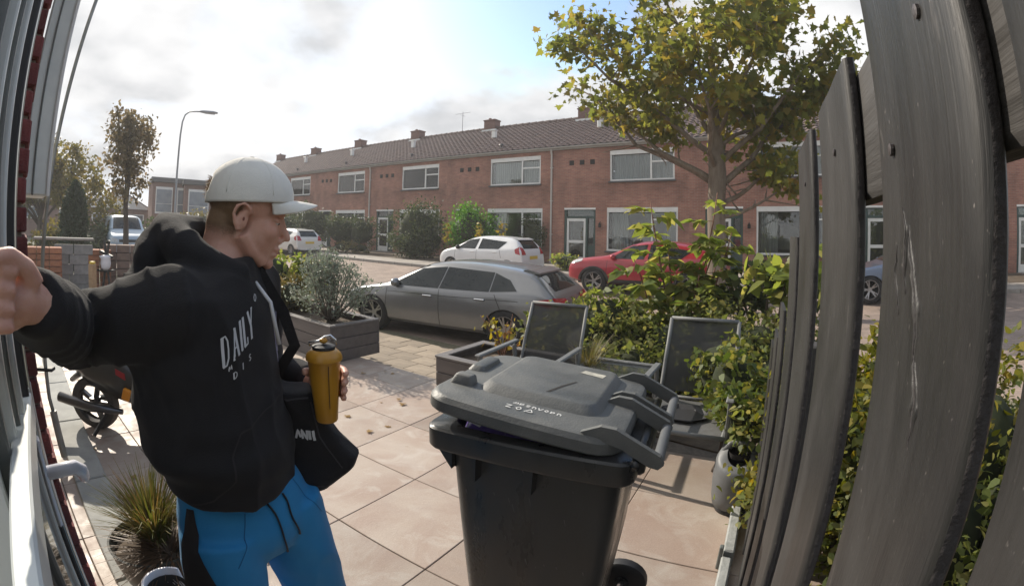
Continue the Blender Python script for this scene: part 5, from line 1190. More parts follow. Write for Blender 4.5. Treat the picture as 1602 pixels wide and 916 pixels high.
# street lamp
m_lamp = mat('galvanised_steel', (.34, .35, .36), (.28, .29, .3), scale=4, rough=.45, metal=.6)
lp = polar(-40.8, 22.5, -.3); lt = Matrix.Rotation(-R(-40.8), 3, 'Z')
lamp = thing('street_lamp', lp, R(40.8), 'slender grey street lamp post with a curved arm', 'street lamp')
part('post', MB().tube([(0, 0, 0), (0, 0, 1.2), (0, 0, 1.25), (0, 0, 5.6), (.03, 0, 6.2), (.12, 0, 6.52), (.3, 0, 6.68), (.55, 0, 6.72), (.8, 0, 6.74)], [.075, .075, .055, .042, .038, .035, .033, .03, .03], 10), m_lamp, lamp, smooth=True)
part('lamp_head', MB().loft([[(x, y*w_, 6.74+z*h_+.02*(x-.8)) for y, z in ((-1, 0), (-.7, .8), (.7, .8), (1, 0), (.7, -.5), (-.7, -.5))] for x, w_, h_ in ((.78, .05, .05), (.95, .1, .08), (1.4, .13, .08), (1.62, .08, .04))]), m_lamp, lamp, smooth=True, sharp=40)
part('lens', MB().box((1.25, 0, 6.70), (.5, .18, .03), bev=.01), m_head, lamp)
# builders' stacks at the end of the patio: concrete blocks, timber and brick pallets
m_block = mat('concrete_block', (.30, .29, .28), (.22, .215, .21), scale=8, rough=.95, bump=.3, rnd=.1)
m_orange = mat('pallet_brick', (.34, .15, .08), (.24, .10, .06), scale=12, rough=.9, bump=.3, rnd=.2)
m_timber = mat('raw_timber', (.36, .24, .14), (.27, .18, .10), scale=10, rough=.85, stretch=(.2, 1, 1), rnd=.15)
bs = thing('block_stack', polar(-52.7, 11.6, -.3), R(52.7), 'stack of grey concrete blocks with a pale coping at far left', 'blocks')
blk = MB().box((0, 0, 0), (.42, .3, .2), bev=.008).mesh('block', m_block)
for j in range(6):
    for i in range(2): link('block', blk, bs, ((i-.5)*.44+(.1 if j % 2 else 0), 0, .11+j*.206))
part('coping', MB().box((-.12, 0, 1.36), (1.35, .36, .05), bev=.01), m_kerb, bs)
def pallet(name, az, r_, label, w_, h_, m, rows, cols):
    t_ = thing(name, polar(az, r_, -.3), -R(az), label, 'pallet'); bm_ = MB().box((0, 0, 0), (w_/cols*.96, .5, h_/rows*.9), bev=.006).mesh('brick', m)
    part('deck', MB().box((0, 0, .06), (w_*1.05, .6, .1), bev=.01), m_timber, t_)
    for j in range(rows):
        for i in range(cols): link('brick', bm_, t_, (-w_/2+w_/cols*(i+.5), 0, .12+h_/rows*(j+.5)))
    return t_
pallet('brick_pallet', -55.6, 11.0, 'pallet of orange bricks at the far left behind the hand', .8, 1.1, m_orange, 9, 3)
pallet('brick_pallet', -49.3, 12.2, 'pallet of orange bricks right of the grey blocks', .55, 1.0, m_orange, 8, 2)
pallet('paver_pallet', -46.6, 12.6, 'stack of dull brown pavers right of the white sack', 1.0, 1.1, mat('dull_paver', (.22, .15, .12), (.16, .11, .09), scale=10, rough=.9, rnd=.15), 6, 3)
tmb = thing('timber_post', polar(-50.1, 10.6, -.3), 0, 'short raw timber post before the block stack', 'post'); part('timber', MB().box((0, 0, .45), (.13, .13, .95), bev=.012), m_timber, tmb); part('lamp_cap', MB().box((0, 0, .95), (.10, .10, .05), bev=.01), m_plate_y, tmb)
wsk = thing('white_sack', polar(-48.6, 11.5, .42), -R(-48.6), 'white sack slung on a dark trestle before the van', 'sack')
mb_ = MB(); mb_.loft([[(math.cos(t)*w_, math.sin(t)*w_*.6, z) for t in np.linspace(0, 2*math.pi, 15)[:-1]] for w_, z in ((.05, .0), (.10, .05), (.12, .14), (.11, .24), (.15, .30), (.05, .32))]); part('sack', mb_, m_wpl, wsk, smooth=True)
trs = thing('trestle', polar(-48.6, 11.65, -.3), 0, 'dark metal trestle carrying the white sack', 'trestle')
for k, (x0, x1) in enumerate(((-.18, .12), (.2, -.05))): part('leg', MB().bar((x0, 0, .0), (x1, 0, 1.35), .04, .04), m_trim, trs)
part('shelf', MB().box((0, 0, .70), (.34, .25, .04)), m_trim, trs); part('crossbar', MB().bar((-.15, -.02, 1.1), (.25, -.02, 1.0), .05, .06), m_trim, trs)
# far houses
m_farbrick = brick_mat('far_brick', (.24, .13, .10), (.19, .10, .08), (.2, .16, .14), bump=.2)
def far_house(az, r_, w_, h_, label, kind):
    t_ = thing('far_house', polar(az, r_, -.3), R(-az)+R(6), label, 'house')
    if kind == 'flat':
        part('wall', MB().box((0, 3, h_/2-.1), (w_, 6, h_-.2)), m_farbrick, t_); part('roof_edge', MB().box((0, 2.9, h_), (w_+.3, 6.4, .35)), m_sill, t_)
        for k, x in enumerate((-w_*.24, w_*.24)):
            W = part('window', MB().box((x, -.04, h_*.68), (w_*.38, .1, h_*.42)), m_white, t_); part('pane', MB().box((x, -.10, h_*.74), (w_*.34, .02, h_*.22)), m_pane, W); part('pane', MB().box((x, -.10, h_*.56), (w_*.34, .02, h_*.12)), m_pane, W)
            D_ = part('door', MB().box((x+.3, -.04, 1.05), (.95, .1, 2.1)), m_white, t_); part('pane', MB().box((x+.3, -.1, 1.3), (.6, .02, .9)), m_pane, D_)
    else:
        part('wall', MB().box((0, 3, h_*.3), (w_, 6, h_*.6)), m_farbrick, t_); part('roof', MB().prism([(-w_/2-.2, h_*.6), (0, h_), (w_/2+.2, h_*.6)], -.2, 6.2), m_tile, t_)
        part('gable', MB().prism([(-w_/2, h_*.6), (0, h_*.97), (w_/2, h_*.6)], -.22, -.15), m_white, t_)
        for x in (-w_*.25, w_*.25): W = part('window', MB().box((x, -.04, h_*.4), (w_*.3, .1, h_*.2)), m_white, t_); part('pane', MB().box((x, -.1, h_*.4), (w_*.26, .02, h_*.16)), m_pane, W)
m_pane = mat('far_pane', (.22, .25, .28), (.15, .17, .2), scale=2, rough=.1)
far_house(-40.9, 40, 3.6, 4.9, 'flat roofed far house with white window front behind the lamp post', 'flat'); far_house(-36.6, 38, 4.2, 4.7, 'flat roofed far house beside the cap back', 'flat'); far_house(-47.3, 46, 6, 4.4, 'far gabled house behind the narrow autumn tree', 'gable'); far_house(-55, 48, 9, 5, 'far gabled house at the left edge behind trees', 'gable'); far_house(-31.5, 44, 6, 5.0, 'flat roofed far house hidden behind the mans cap', 'flat')
# ================================================================ the man on the patio
m_skin = mat('skin', (.62, .36, .265), (.54, .28, .20), scale=22, rough=.5, bump=.12, bscale=260, sub=.25, contrast=(.3, .7))
m_hair = mat('short_hair', (.16, .09, .05), (.30, .19, .10), scale=60, rough=.7, bump=.8, bscale=300, stretch=(1, 1, .3))
def hair_fade_mat():
    m = bpy.data.materials.new('cropped_hair'); t, N, L = nodes_of(m); b_ = N['Principled BSDF']; b_.inputs['Roughness'].default_value = .75
    tcn = N.new('ShaderNodeTexCoord'); nz = N.new('ShaderNodeTexNoise'); nz.inputs['Scale'].default_value = 420; nz.inputs['Detail'].default_value = 2; L.new(tcn.outputs['Object'], nz.inputs['Vector'])
    rp = N.new('ShaderNodeValToRGB'); rp.color_ramp.elements[0].color = (.10, .055, .03, 1); rp.color_ramp.elements[1].color = (.30, .19, .10, 1); L.new(nz.outputs[0], rp.inputs[0]); L.new(rp.outputs[0], b_.inputs['Base Color'])
    at = N.new('ShaderNodeAttribute'); at.attribute_name = 'fade'; n2_ = N.new('ShaderNodeTexNoise'); n2_.inputs['Scale'].default_value = 700; L.new(tcn.outputs['Object'], n2_.inputs['Vector'])
    sm = N.new('ShaderNodeMath'); sm.operation = 'ADD'; L.new(at.outputs['Fac'], sm.inputs[0]); L.new(n2_.outputs[0], sm.inputs[1])
    mr = N.new('ShaderNodeMapRange'); mr.inputs[1].default_value = .62; mr.inputs[2].default_value = 1.25; mr.inputs[4].default_value = .93; L.new(sm.outputs[0], mr.inputs[0])
    tr = N.new('ShaderNodeBsdfTransparent'); mx = N.new('ShaderNodeMixShader'); L.new(mr.outputs[0], mx.inputs[0]); L.new(tr.outputs[0], mx.inputs[1]); L.new(b_.outputs[0], mx.inputs[2]); L.new(mx.outputs[0], N['Material Output'].inputs[0])
    return m
m_hairfade = hair_fade_mat()
m_hood = mat('black_cotton', (.0095, .0085, .009), (.013, .0115, .012), scale=10, rough=.92, bump=.25, bscale=420, sheen=.03)
m_blue_t = mat('blue_jersey', (.016, .23, .50), (.022, .26, .54), scale=9, rough=.7, bump=.1, bscale=300, sheen=.1)
m_blackp = mat('black_panel', (.02, .017, .018), (.026, .022, .022), scale=30, rough=.8, bump=.2, bscale=300)
m_cap = mat('off_white_cotton', (.76, .74, .67), (.70, .68, .62), scale=12, rough=.85, bump=.2, bscale=500)
m_print = mat('white_print', (.62, .62, .62), rough=.6)
MB0 = Vector((-.56, .85, 0))
man = thing('person', MB0, 0, 'man in a white cap, black hoodie and blue joggers reaching towards the door', 'person')
HC = Vector((-.597, .945, 1.556)); HAZ, HP = R(57), R(12)
hf0 = Vector((math.sin(HAZ), math.cos(HAZ), 0)); hl = Vector((-hf0.y, hf0.x, 0)); zv = Vector((0, 0, 1))
hf = hf0*math.cos(HP)-zv*math.sin(HP); hu = zv*math.cos(HP)+hf0*math.sin(HP)
HM = Matrix((hf, hl, hu)).transposed()*.935
def HL(x, y, z): return HC+HM @ Vector((x, y, z))
CHAZ, HIAZ = R(78), R(108)
tf = Vector((math.sin(CHAZ), math.cos(CHAZ), 0)); tl = Vector((-tf.y, tf.x, 0)); hfw = Vector((math.sin(HIAZ), math.cos(HIAZ), 0)); hlf = Vector((-hfw.y, hfw.x, 0))
NECK = Vector((-.635, .885, 1.44)); SR = Vector((-.605, .690, 1.385)); ER = Vector((-.790, .600, 1.335)); WR = Vector((-.600, .392, 1.432))
SLf = Vector((-.685, 1.06, 1.385)); EL = Vector((-.70, 1.17, 1.10)); WL_ = Vector((-.495, 1.105, 1.135))
BOT = Vector((-.425, .995, 1.170))                            # bottle centre
vaw = Vector((-.392, .92, 0)).normalized(); vrt = Vector((.92, .392, 0)).normalized()

# ---- body: one continuous skin surface
bd = MB()
bd.ell(HL(-.008, 0, .045), (.098, .077, .086), HM, 20, 14); bd.ell(HL(.026, 0, -.026), (.062, .064, .084), HM, 18, 12)
bd.ell(HL(.034, 0, -.074), (.047, .047, .040), HM, 16, 10); bd.ell(HL(.070, 0, -.098), (.020, .022, .016), HM, 12, 8)
for s in (-1, 1):
    bd.tube([HL(-.004, s*.050, -.040), HL(.026, s*.040, -.076), HL(.060, s*.018, -.098)], [.022, .021, .016], 10)
    bd.ell(HL(.055, s*.040, -.022), (.028, .022, .026), HM); bd.ell(HL(.078, s*.028, .024), (.012, .026, .008), HM); bd.ell(HL(.090, s*.010, -.040), (.010, .008, .008), HM)
    # ear: shell, rim and lobe
    bd.ell(HL(-.012, s*.073, -.012), (.016, .008, .026), HM)
    rimp = [HL(.006, s*.076, .004), HL(.002, s*.083, .020), HL(-.014, s*.087, .027), HL(-.029, s*.088, .018), HL(-.033, s*.086, .0), HL(-.026, s*.082, -.02), HL(-.014, s*.078, -.036)]
    bd.tube(rimp, [.0045, .0048, .005, .005, .0048, .0048, .006], 8); bd.tube([HL(-.006, s*.077, .012), HL(-.014, s*.080, -.004), HL(-.010, s*.079, -.02)], .004, 6)
bd.tube([HL(.080, 0, .018), HL(.093, 0, -.006), HL(.106, 0, -.027), HL(.107, 0, -.036)], [.009, .0095, .0115, .0105], 10)
bd.ell(HL(.087, 0, -.060), (.0115, .021, .0070), HM); bd.ell(HL(.084, 0, -.0745), (.0115, .020, .0072), HM); bd.ell(HL(.070, 0, -.066), (.014, .024, .016), HM)
bd.ell(HL(-.052, 0, -.030), (.044, .056, .062), HM, 16, 10)
bd.tube([HL(-.030, 0, -.03), HL(-.036, 0, -.085), NECK+Vector((.0, .0, -.02)), NECK+Vector((-.01, -.01, -.10))], [.058, .056, .062, .085], 18)
def oval(c, u_, v_, a, b_, n=28): return [c+u_*math.cos(2*math.pi*k/n)*a+v_*math.sin(2*math.pi*k/n)*b_ for k in range(n)]
bd.loft([oval(Vector((-.632, .854, z)), tl, tf, a, b_) for z, a, b_ in ((.90, .11, .07), (1.0, .12, .075), (1.2, .14, .08), (1.33, .15, .08), (1.40, .12, .065))])
bd.tube([SR+tl*.08, SR, ER, WR], [.055, .05, .042, .031], 12); bd.tube([SLf-tl*.08, SLf, EL, WL_], [.055, .05, .042, .03], 12)
for s in (-1, 1):
    hip = Vector((-.582, .848, .9))+hlf*s*.085; bd.tube([hip, Vector((-.582, .848, .66))+hlf*s*.130+hfw*.016, Vector((-.582, .848, .48))+hlf*s*.16+hfw*.03, Vector((-.582, .848, .1))+hlf*s*.175, Vector((-.582, .848, .05))+hlf*s*.175+hfw*.12], [.07, .06, .052, .042, .04], 12)
# right hand, gripping the door edge close to the lens
fw = (WR-ER).normalized(); hn = Vector((-.848, .53, 0)); side = hn
HX = Vector((-.56, -.80, .10)).normalized()                     # where the fist points
HZ = Vector((-.10, .10, .98)).normalized(); HZ = (HZ-HX*HZ.dot(HX)).normalized(); HY = HZ.cross(HX)   # HY faces the lens
def RH(x, y, z): return WR+HX*x+HY*y+HZ*z
bd.tube([WR-fw*.06, WR-fw*.01, RH(.012, .0, .0), RH(.035, .004, .0)], [.031, .029, .031, .034], 12)
bd.ell(RH(.034, .002, .0), (.038, .019, .041), Matrix((HX, HY, HZ)).transposed())
for q, (z, l_, r_) in enumerate(((.034, 1.0, .0108), (.0115, 1.06, .0112), (-.0115, 1.02, .0108), (-.033, .9, .0098))):
    bd.tube([RH(.030, .004, z*.95), RH(.058, .010, z), RH(.060+.018*l_, .026, z), RH(.050+.020*l_, .042, z*1.0), RH(.040, .047, z*.98), RH(.022, .042, z*.96)], [r_*1.1, r_*1.12, r_*1.05, r_*1.0, r_*.98, r_*.8], 10)
bd.tube([RH(.000, .010, .022), RH(.012, .026, .040), RH(.034, .044, .052), RH(.056, .056, .044), RH(.064, .058, .030)], [.016, .0145, .0125, .0118, .0088], 10)
# left hand round the bottle
LHc = BOT+vaw*.047
bd.tube([WL_-(BOT-WL_).normalized()*.03, WL_, LHc+Vector((0, 0, -.012))], [.028, .026, .03], 10); bd.ell(LHc, (.040, .017, .042), Matrix((vrt, vaw, zv)).transposed())
def around(deg, r_, z): return BOT+(vaw*math.cos(R(deg))+vrt*math.sin(R(deg)))*r_+zv*z
for q, (z, a1, r_) in enumerate(((.032, 104, .0092), (.012, 112, .0098), (-.010, 110, .0096), (-.030, 100, .0085))):
    rb_ = .040-(.032-z)*.12+.008
    bd.tube([around(8, rb_+.006, z), around(38, rb_+.004, z), around(68, rb_+.003, z-.001), around(92, rb_+.002, z-.003), around(a1, rb_, z-.005)], [r_*1.1, r_, r_, r_*.95, r_*.78], 8)
bd.tube([around(-15, .05, .01), around(-45, .05, .022), around(-75, .047, .032), around(-97, .045, .036)], [.014, .0125, .0105, .0085], 8)
def to_local(me, o):
    a = np.empty(len(me.vertices)*3, np.float32); me.vertices.foreach_get('co', a); a = (a.reshape(-1, 3)-np.array(o, np.float32)).ravel(); me.vertices.foreach_set('co', a); me.update()
def cloth(me, fn):
    """push every vertex along its normal by fn(position)"""
    pn = [(v.co.copy(), v.normal.copy()) for v in me.vertices]
    a = np.array([tuple(p+n_*fn(p)) for p, n_ in pn], np.float32).ravel(); me.vertices.foreach_set('co', a); me.update()
def skin(mb_, vox, it, mats, fac=.5):
    me = mb_.mesh('s', [])
    me.materials.clear()
    r_ = evaluated(me, [('REMESH', dict(mode='VOXEL', voxel_size=vox)), ('SMOOTH', dict(factor=fac, iterations=it))])
    r_.materials.clear()
    for m in (mats if isinstance(mats, (list, tuple)) else [mats]): r_.materials.append(m)
    for p in r_.polygons: p.use_smooth = True
    return r_
body_me = skin(bd, .0038, 5, m_skin)
bv = BVHTree.FromPolygons([v.co.copy() for v in body_me.vertices], [list(p.vertices) for p in body_me.polygons])
# hair: short cropped patch below the cap, lifted off the scalp
hm = bpy.data.meshes.new('hair'); hv, hfc, mp_, hfade = [], [], {}, []
HI = HM.inverted()
for p in body_me.polygons:
    c = HI @ (p.center-HC)
    if -.075 < c.z < .06 and c.x < .012 and c.length < .2 and abs(c.y) < .0745:
        ids = []
        for i in p.vertices:
            if i not in mp_:
                v = body_me.vertices[i]; q = HI @ (v.co-HC); front = -.012 if abs(q.y) > .045 else .01
                fade = max(0.0, min(1.0, (q.z+.066)/.05))*max(0.0, min(1.0, (front-q.x)/.016+.15)); mp_[i] = len(hv); hv.append(v.co+v.normal*(.0004+.0014*fade)); hfade.append(fade)
            ids.append(mp_[i])
        hfc.append(ids)
hm.from_pydata(hv, [], hfc); finish(hm, m_hairfade, True, recalc=False); to_local(hm, MB0)
at_ = hm.attributes.new('fade', 'FLOAT', 'POINT')
at_.data.foreach_set('value', (hfade+[0]*len(hm.vertices))[:len(hm.vertices)])
to_local(body_me, MB0); BODY = link('body', body_me, man); link('hair', hm, man)
# eye, brow and mouth details
eb = MB()
for s in (-1, 1): part('eye', MB().ell(HL(.0685, s*.030, .005)-MB0, (.0112, .0112, .0105), HM), mat('eye_white', (.6, .56, .52), rough=.2), man, smooth=True); part('eyelid', MB().ell(HL(.0690, s*.0302, .0078)-MB0, (.0124, .0135, .0088), HM), m_skin, man, smooth=True); part('iris', MB().ell(HL(.0765, s*.031, .003)-MB0, (.004, .0052, .0048), HM), mat('iris', (.05, .06, .06), rough=.15), man, smooth=True)
part('lips', MB().tube([HL(.066, -.022, -.0672)-MB0, HL(.084, -.013, -.0672)-MB0, HL(.0965, 0, -.0670)-MB0, HL(.084, .013, -.0672)-MB0, HL(.066, .022, -.0672)-MB0], [.0012, .0025, .0034, .0025, .0012], 6), mat('lip', (.30, .10, .085), rough=.4), man, smooth=True)
part('ear_hollow', MB().ell(HL(-.010, -.0775, -.008)-MB0, (.006, .0045, .010), HM), mat('ear_shadow', (.2, .07, .05), rough=.8), man, smooth=True)  # solid dark blob painted as the shade inside the ear
# fuzzy tuft at the nape through the cap opening
tuft = []
rg = random.Random(8)
tm = MB()
for k in range(160):
    a = rg.uniform(-1, 1); p0 = HL(-.098, a*.020, .045+rg.uniform(-.018, .02)); d = HM @ Vector((-1, a*.5+rg.uniform(-.3, .3), rg.uniform(-.7, .6))); e_ = p0+d.normalized()*rg.uniform(.010, .024); tm.tube([p0, p0.lerp(e_, .6)+Vector((0, 0, .001)), e_], [.0011, .0009, .0003], 3)
tm.v = [tuple(Vector(v)-MB0) for v in tm.v]; to_ = part('hair_tuft', tm, mat('blond_tuft', (.34, .23, .12), (.22, .14, .07), scale=80, rough=.6), man); to_['kind'] = 'stuff'
# ---- cap
CT = Matrix.Rotation(R(-10), 3, 'Y'); cc = Vector((-.008, 0, .046))
def CL(x, y, z):
    p = cc+CT @ (Vector((x, y, z))-cc); return HL(*p)+hu*.002
nU, nV = 48, 14; rings = []
for i in range(nV+1):
    th_ = R(3)+i/nV*R(93); row = []
    for j in range(nU):
        ph = 2*math.pi*j/nU; front = math.cos(ph)
        rx, ry, rz = .106+.004*max(0, front), .0868, .0925
        dip = -.006*(1-front)*max(0, (i/nV-.6)/.4)
        seam = 1-.010*max(0, 1-abs(((ph/(math.pi/3)) % 1)-.0)*9)*math.sin(th_)*0-.006*math.exp(-(min((ph*6/(2*math.pi)) % 1, 1-(ph*6/(2*math.pi)) % 1)*14)**2)*math.sin(th_)
        wr_ = 1+.008*noise.noise(Vector((math.cos(ph)*2.2, math.sin(ph)*2.2, th_*2.4)))
        row.append(cc+Vector((rx*math.sin(th_)*math.cos(ph)*seam*wr_, ry*math.sin(th_)*math.sin(ph)*seam*wr_, rz*math.cos(th_)*wr_+dip)))
    rings.append(row)
cp = MB(); V = [CL(*p)-MB0 for r_ in rings for p in r_]; Fc = []
for i in range(nV):
    for j in range(nU):
        ph = 2*math.pi*(j+.5)/nU; back = abs(ph-math.pi)
        if back < .36 and 8 <= i <= 11 and not (i == 8 and back > .26): continue   # opening above the strap
        a, b_ = i*nU+j, i*nU+(j+1) % nU; Fc.append((a, a+nU, b_+nU, b_))
Fc.append(tuple(range(nU)))
cp.add(V, Fc); cme = cp.mesh('cap', m_cap, smooth=True); cme = evaluated(cme, [('SUBSURF', dict(levels=1, render_levels=1)), ('SOLIDIFY', dict(thickness=.0028, offset=1))]); CAP = link('cap', cme, man)
rings = []
for i in range(9):
    u_ = i/8; row = []
    for j in range(17):
        v_ = -1+2*j/16; w_ = .074*(1-.0*u_); edge = math.sqrt(max(0, 1-abs(v_)**2.6))
        x0 = .108*math.cos(math.asin(max(-1, min(1, v_*.074/.0885)))*1.0)-.008-.004; y = v_*w_*(1-.12*u_)
        x = x0-.003+u_*(.070*edge+.004); z = .046-.002-.010*u_-.034*(v_**2)*(.35+.65*u_)+.004*math.sin(u_*2)
        row.append(CL(x, y, z)-MB0)
    rings.append(row)
bmb = MB(); bmb.loft(rings, caps=False, close=False); bme = evaluated(bmb.mesh('brim', m_cap, smooth=True), [('SOLIDIFY', dict(thickness=.0035, offset=0)), ('SUBSURF', dict(levels=1, render_levels=1))]); link('brim', bme, CAP)
for q in range(6):
    ph = 2*math.pi*q/6; pts = []
    for i in range(10):
        th_ = R(4)+i/9*R(84 if q != 3 else 50); pts.append(CL(*(cc+Vector(((.106+.004*max(0, math.cos(ph)))*math.sin(th_)*math.cos(ph)*1.022, .0868*math.sin(th_)*math.sin(ph)*1.022, .0925*math.cos(th_)*1.028-.0))))-MB0)
    part('cap_seam', MB().tube(pts, .0010, 5), m_cap, CAP, smooth=True)
for q in range(6):
    ph = 2*math.pi*(q+.5)/6; th_ = R(42); part('eyelet', MB().lathe([(.0018, 0), (.0038, .0006), (.0038, -.0004)], (0, 0, 0), 10).xf(Matrix.Translation(CL(*(cc+Vector((.108*math.sin(th_)*math.cos(ph), .0885*math.sin(th_)*math.sin(ph), .0945*math.cos(th_)))))-MB0) @ (HM @ Vector((math.sin(th_)*math.cos(ph), math.sin(th_)*math.sin(ph), math.cos(th_)))).to_track_quat('Z', 'Y').to_matrix().to_4x4()), m_cap, CAP)
part('cap_button', MB().ell(CL(-.008, 0, .1405)-MB0, (.0075, .0075, .004), HM), m_cap, CAP, smooth=True)
part('strap_buckle', MB().bar(CL(-.104, -.036, .022)-MB0, CL(-.104, -.036, .052)-MB0, .003, .004), m_trim, CAP)
# ---- hoodie
hd = MB()
def oring(c, a, b_, ztilt=(0, 0)):
    pts = []
    for k in range(40):
        t = 2*math.pi*k/40; ct, st = math.cos(t), math.sin(t); sq = 1/((abs(ct)**2.6+abs(st)**2.6)**(1/2.6))
        x, y = a*ct*sq, b_*st*sq; pts.append(Vector(c)+tl*x+tf*y+zv*(ztilt[0]*x+ztilt[1]*y))
    return pts
tz_ = (-.12, -.10)
hd.loft([oring((-.606, .856, .968), .178, .120, tz_), oring((-.606, .856, .981), .186, .127, tz_), oring((-.608, .855, 1.014), .188, .129, tz_), oring((-.612, .854, 1.042), .202, .139, tz_), oring((-.622, .851, 1.09), .208, .142), oring((-.640, .852, 1.18), .206, .138), oring((-.645, .853, 1.27), .208, .138), oring((-.645, .858, 1.34), .212, .136), oring((-.643, .860, 1.40), .205, .120), oring((-.640, .872, 1.445), .14, .095), oring((-.636, .884, 1.47), .092, .078)])
hd.tube([SR+tl*.10+Vector((0, 0, -.03)), SR+Vector((-.012, .008, -.012)), SR.lerp(ER, .5)+Vector((0, 0, -.006)), ER, ER.lerp(WR, .35), ER.lerp(WR, .7), WR-fw*.030, WR-fw*.004], [.105, .090, .074, .067, .060, .053, .046, .041], 22)
hd.tube([SLf-tl*.10+Vector((0, 0, -.03)), SLf, SLf.lerp(EL, .5), EL, EL.lerp(WL_, .5), WL_-(WL_-EL).normalized()*.02], [.11, .1, .086, .08, .064, .046], 18)
# hood bunched behind the neck
ringp, rad = [], []
for k in range(17):
    a = R(-150+300*k/16)                                       # 0 = back of neck
    d = -tf*math.cos(a)+tl*math.sin(a); back = (1+math.cos(a))/2
    ringp.append(NECK+d*(.088+.018*back)+Vector((0, 0, -.012+.085*back))); rad.append(.026+.026*back)
hd.tube(ringp, rad, 12)
hd.ell(NECK-tf*.115+Vector((0, 0, .015)), (.15, .06, .085), Matrix((tl, tf, zv)).transposed()); hd.ell(NECK-tf*.125-tl*.04+Vector((0, 0, -.06)), (.16, .055, .10), Matrix((tl, tf, zv)).transposed())
hoodie = skin(hd, .0068, 7, m_hood)
neck_c = NECK
def hood_fold(p):                                               # folds in the cloth
    fold = (1-abs(noise.noise(Vector((p.x*9, p.y*9, p.z*5)))))**3*.009-.004
    if p.y < .70 and p.z > 1.18:
        ax = (ER-SR).normalized() if p.x > -.74 and p.y > .58 else (WR-ER).normalized()
        s_ = p.dot(ax); fold += (1-abs(math.sin(s_*52+noise.noise(p*7)*3.2)))**2.2*.008*(.5+.5*noise.noise(p*5+Vector((3, 3, 3))))
    w_ = max(0.0, 1-(p-neck_c).length/.12); low = max(0.0, min(1.0, (p.z-1.03)/.05))
    fold += .005*noise.noise(Vector((p.x*5, p.y*5, p.z*3.2)))+low*(.004*math.sin(p.z*60+noise.noise(p*6)*5)*max(0, .35-abs(p.z-1.10))*2.2)
    return fold*(1-.5*w_)
cloth(hoodie, hood_fold)
hb_v = [v.co.copy() for v in hoodie.vertices]; hb = BVHTree.FromPolygons(hb_v, [list(p.vertices) for p in hoodie.polygons])
to_local(hoodie, MB0); HOOD = link('hoodie', hoodie, man)
def cast(bvh, o, d):
    h = bvh.ray_cast(o, d); return h
def drape(bvh, lines, w_, u_, v_, org, dirn, off=.0016, step=.004):
    """lay flat strokes (u, v) on a surface, shot along dirn"""
    mb_ = MB()
    for ln, ww in lines:
        pts = []
        for (x0, y0), (x1, y1) in zip(ln[:-1], ln[1:]):
            k = max(1, int(math.hypot(x1-x0, y1-y0)/step)); pts += [(x0+(x1-x0)*i/k, y0+(y1-y0)*i/k) for i in range(k)]
        pts.append(ln[-1]); L_, Rr = [], []
        for i, (x, y) in enumerate(pts):
            a = pts[max(0, i-1)]; c = pts[min(len(pts)-1, i+1)]; dx, dy = c[0]-a[0], c[1]-a[1]; q = math.hypot(dx, dy) or 1; nx, ny = -dy/q*ww*w_/2, dx/q*ww*w_/2
            for lst, sg in ((L_, 1), (Rr, -1)):
                h = bvh.ray_cast(org+u_*(x+nx*sg)+v_*(y+ny*sg)-dirn*.6, dirn); lst.append((h[0]+h[1]*off) if h[0] else None)
        for i in range(len(pts)-1):
            q4 = (L_[i], Rr[i], Rr[i+1], L_[i+1])
            if all(p is not None for p in q4) and max((q4[0]-q4[2]).length, (q4[1]-q4[3]).length) < .05: mb_.add([p-MB0 for p in q4], [(0, 1, 2, 3)])
    return mb_
# chest lettering
GL = {'D': [([(0, 0), (0, 1)], 1.3), ([(-.08, 0), (.3, 0), (.5, .2), (.55, .5), (.5, .8), (.3, 1), (-.12, 1)], .7)], 'A': [([(0, 0), (.3, 1)], .7), ([(.3, 1), (.6, 0)], 1.3), ([(.12, .34), (.5, .34)], .6), ([(-.08, 0), (.1, 0)], .6), ([(.48, 0), (.72, 0)], .6)],
      'I': [([(.1, 0), (.1, 1)], 1.3), ([(0, 0), (.22, 0)], .6), ([(0, 1), (.22, 1)], .6)], 'L': [([(.1, 0), (.1, 1)], 1.3), ([(0, 0), (.48, 0), (.5, .22)], .7), ([(0, 1), (.22, 1)], .6)], 'Y': [([(.3, 0), (.3, .45), (.02, 1)], 1.2), ([(.3, .45), (.58, 1)], .7), ([(-.06, 1), (.14, 1)], .6), ([(.48, 1), (.68, 1)], .6), ([(.18, 0), (.42, 0)], .6)],
      'S': [([(.5, .85), (.3, 1), (.1, .85), (.15, .6), (.42, .42), (.5, .2), (.3, 0), (.06, .15)], .9)], 'O': [([(.25, 0), (.02, .3), (.02, .7), (.25, 1), (.5, .7), (.5, .3), (.25, 0)], .9)], 'M': [([(0, 0), (.05, 1), (.35, .2), (.65, 1), (.7, 0)], .9)]}
SHEAR = .5
def text(s, h_, x, y, adv, sx=1.0):
    out = []
    for c, a in zip(s, adv):
        for ln, ww in GL.get(c, []): out.append(([(x+p*h_*sx, y+q*h_+(x+p*h_*sx)*SHEAR) for p, q in ln], ww))
        x += a
    return out
td = Vector((-.80, .60, 0)).normalized(); tu = Vector((.60, .80, 0)).normalized(); torg = Vector((-.553, .748, 1.28))-td*.3; torg = Vector((torg.x, torg.y, 1.28))
for ch_, x_, in zip('DAILY', (0, .022, .043, .052, .069)):
    part('chest_letter', drape(hb, text(ch_, .054, .002+x_, .0, (0,), .40), .0046, tu, zv, torg, td), m_print, HOOD)
for ch_, h_, x_, y_ in (('D', .012, .022, -.036), ('I', .012, .045, -.036), ('S', .012, .064, -.036), ('O', .014, .096, .056), ('M', .009, .012, -.014)):
    part('small_letter', drape(hb, text(ch_, h_, x_, y_, (0,)), .0024, tu, zv, torg, td), m_print, HOOD)
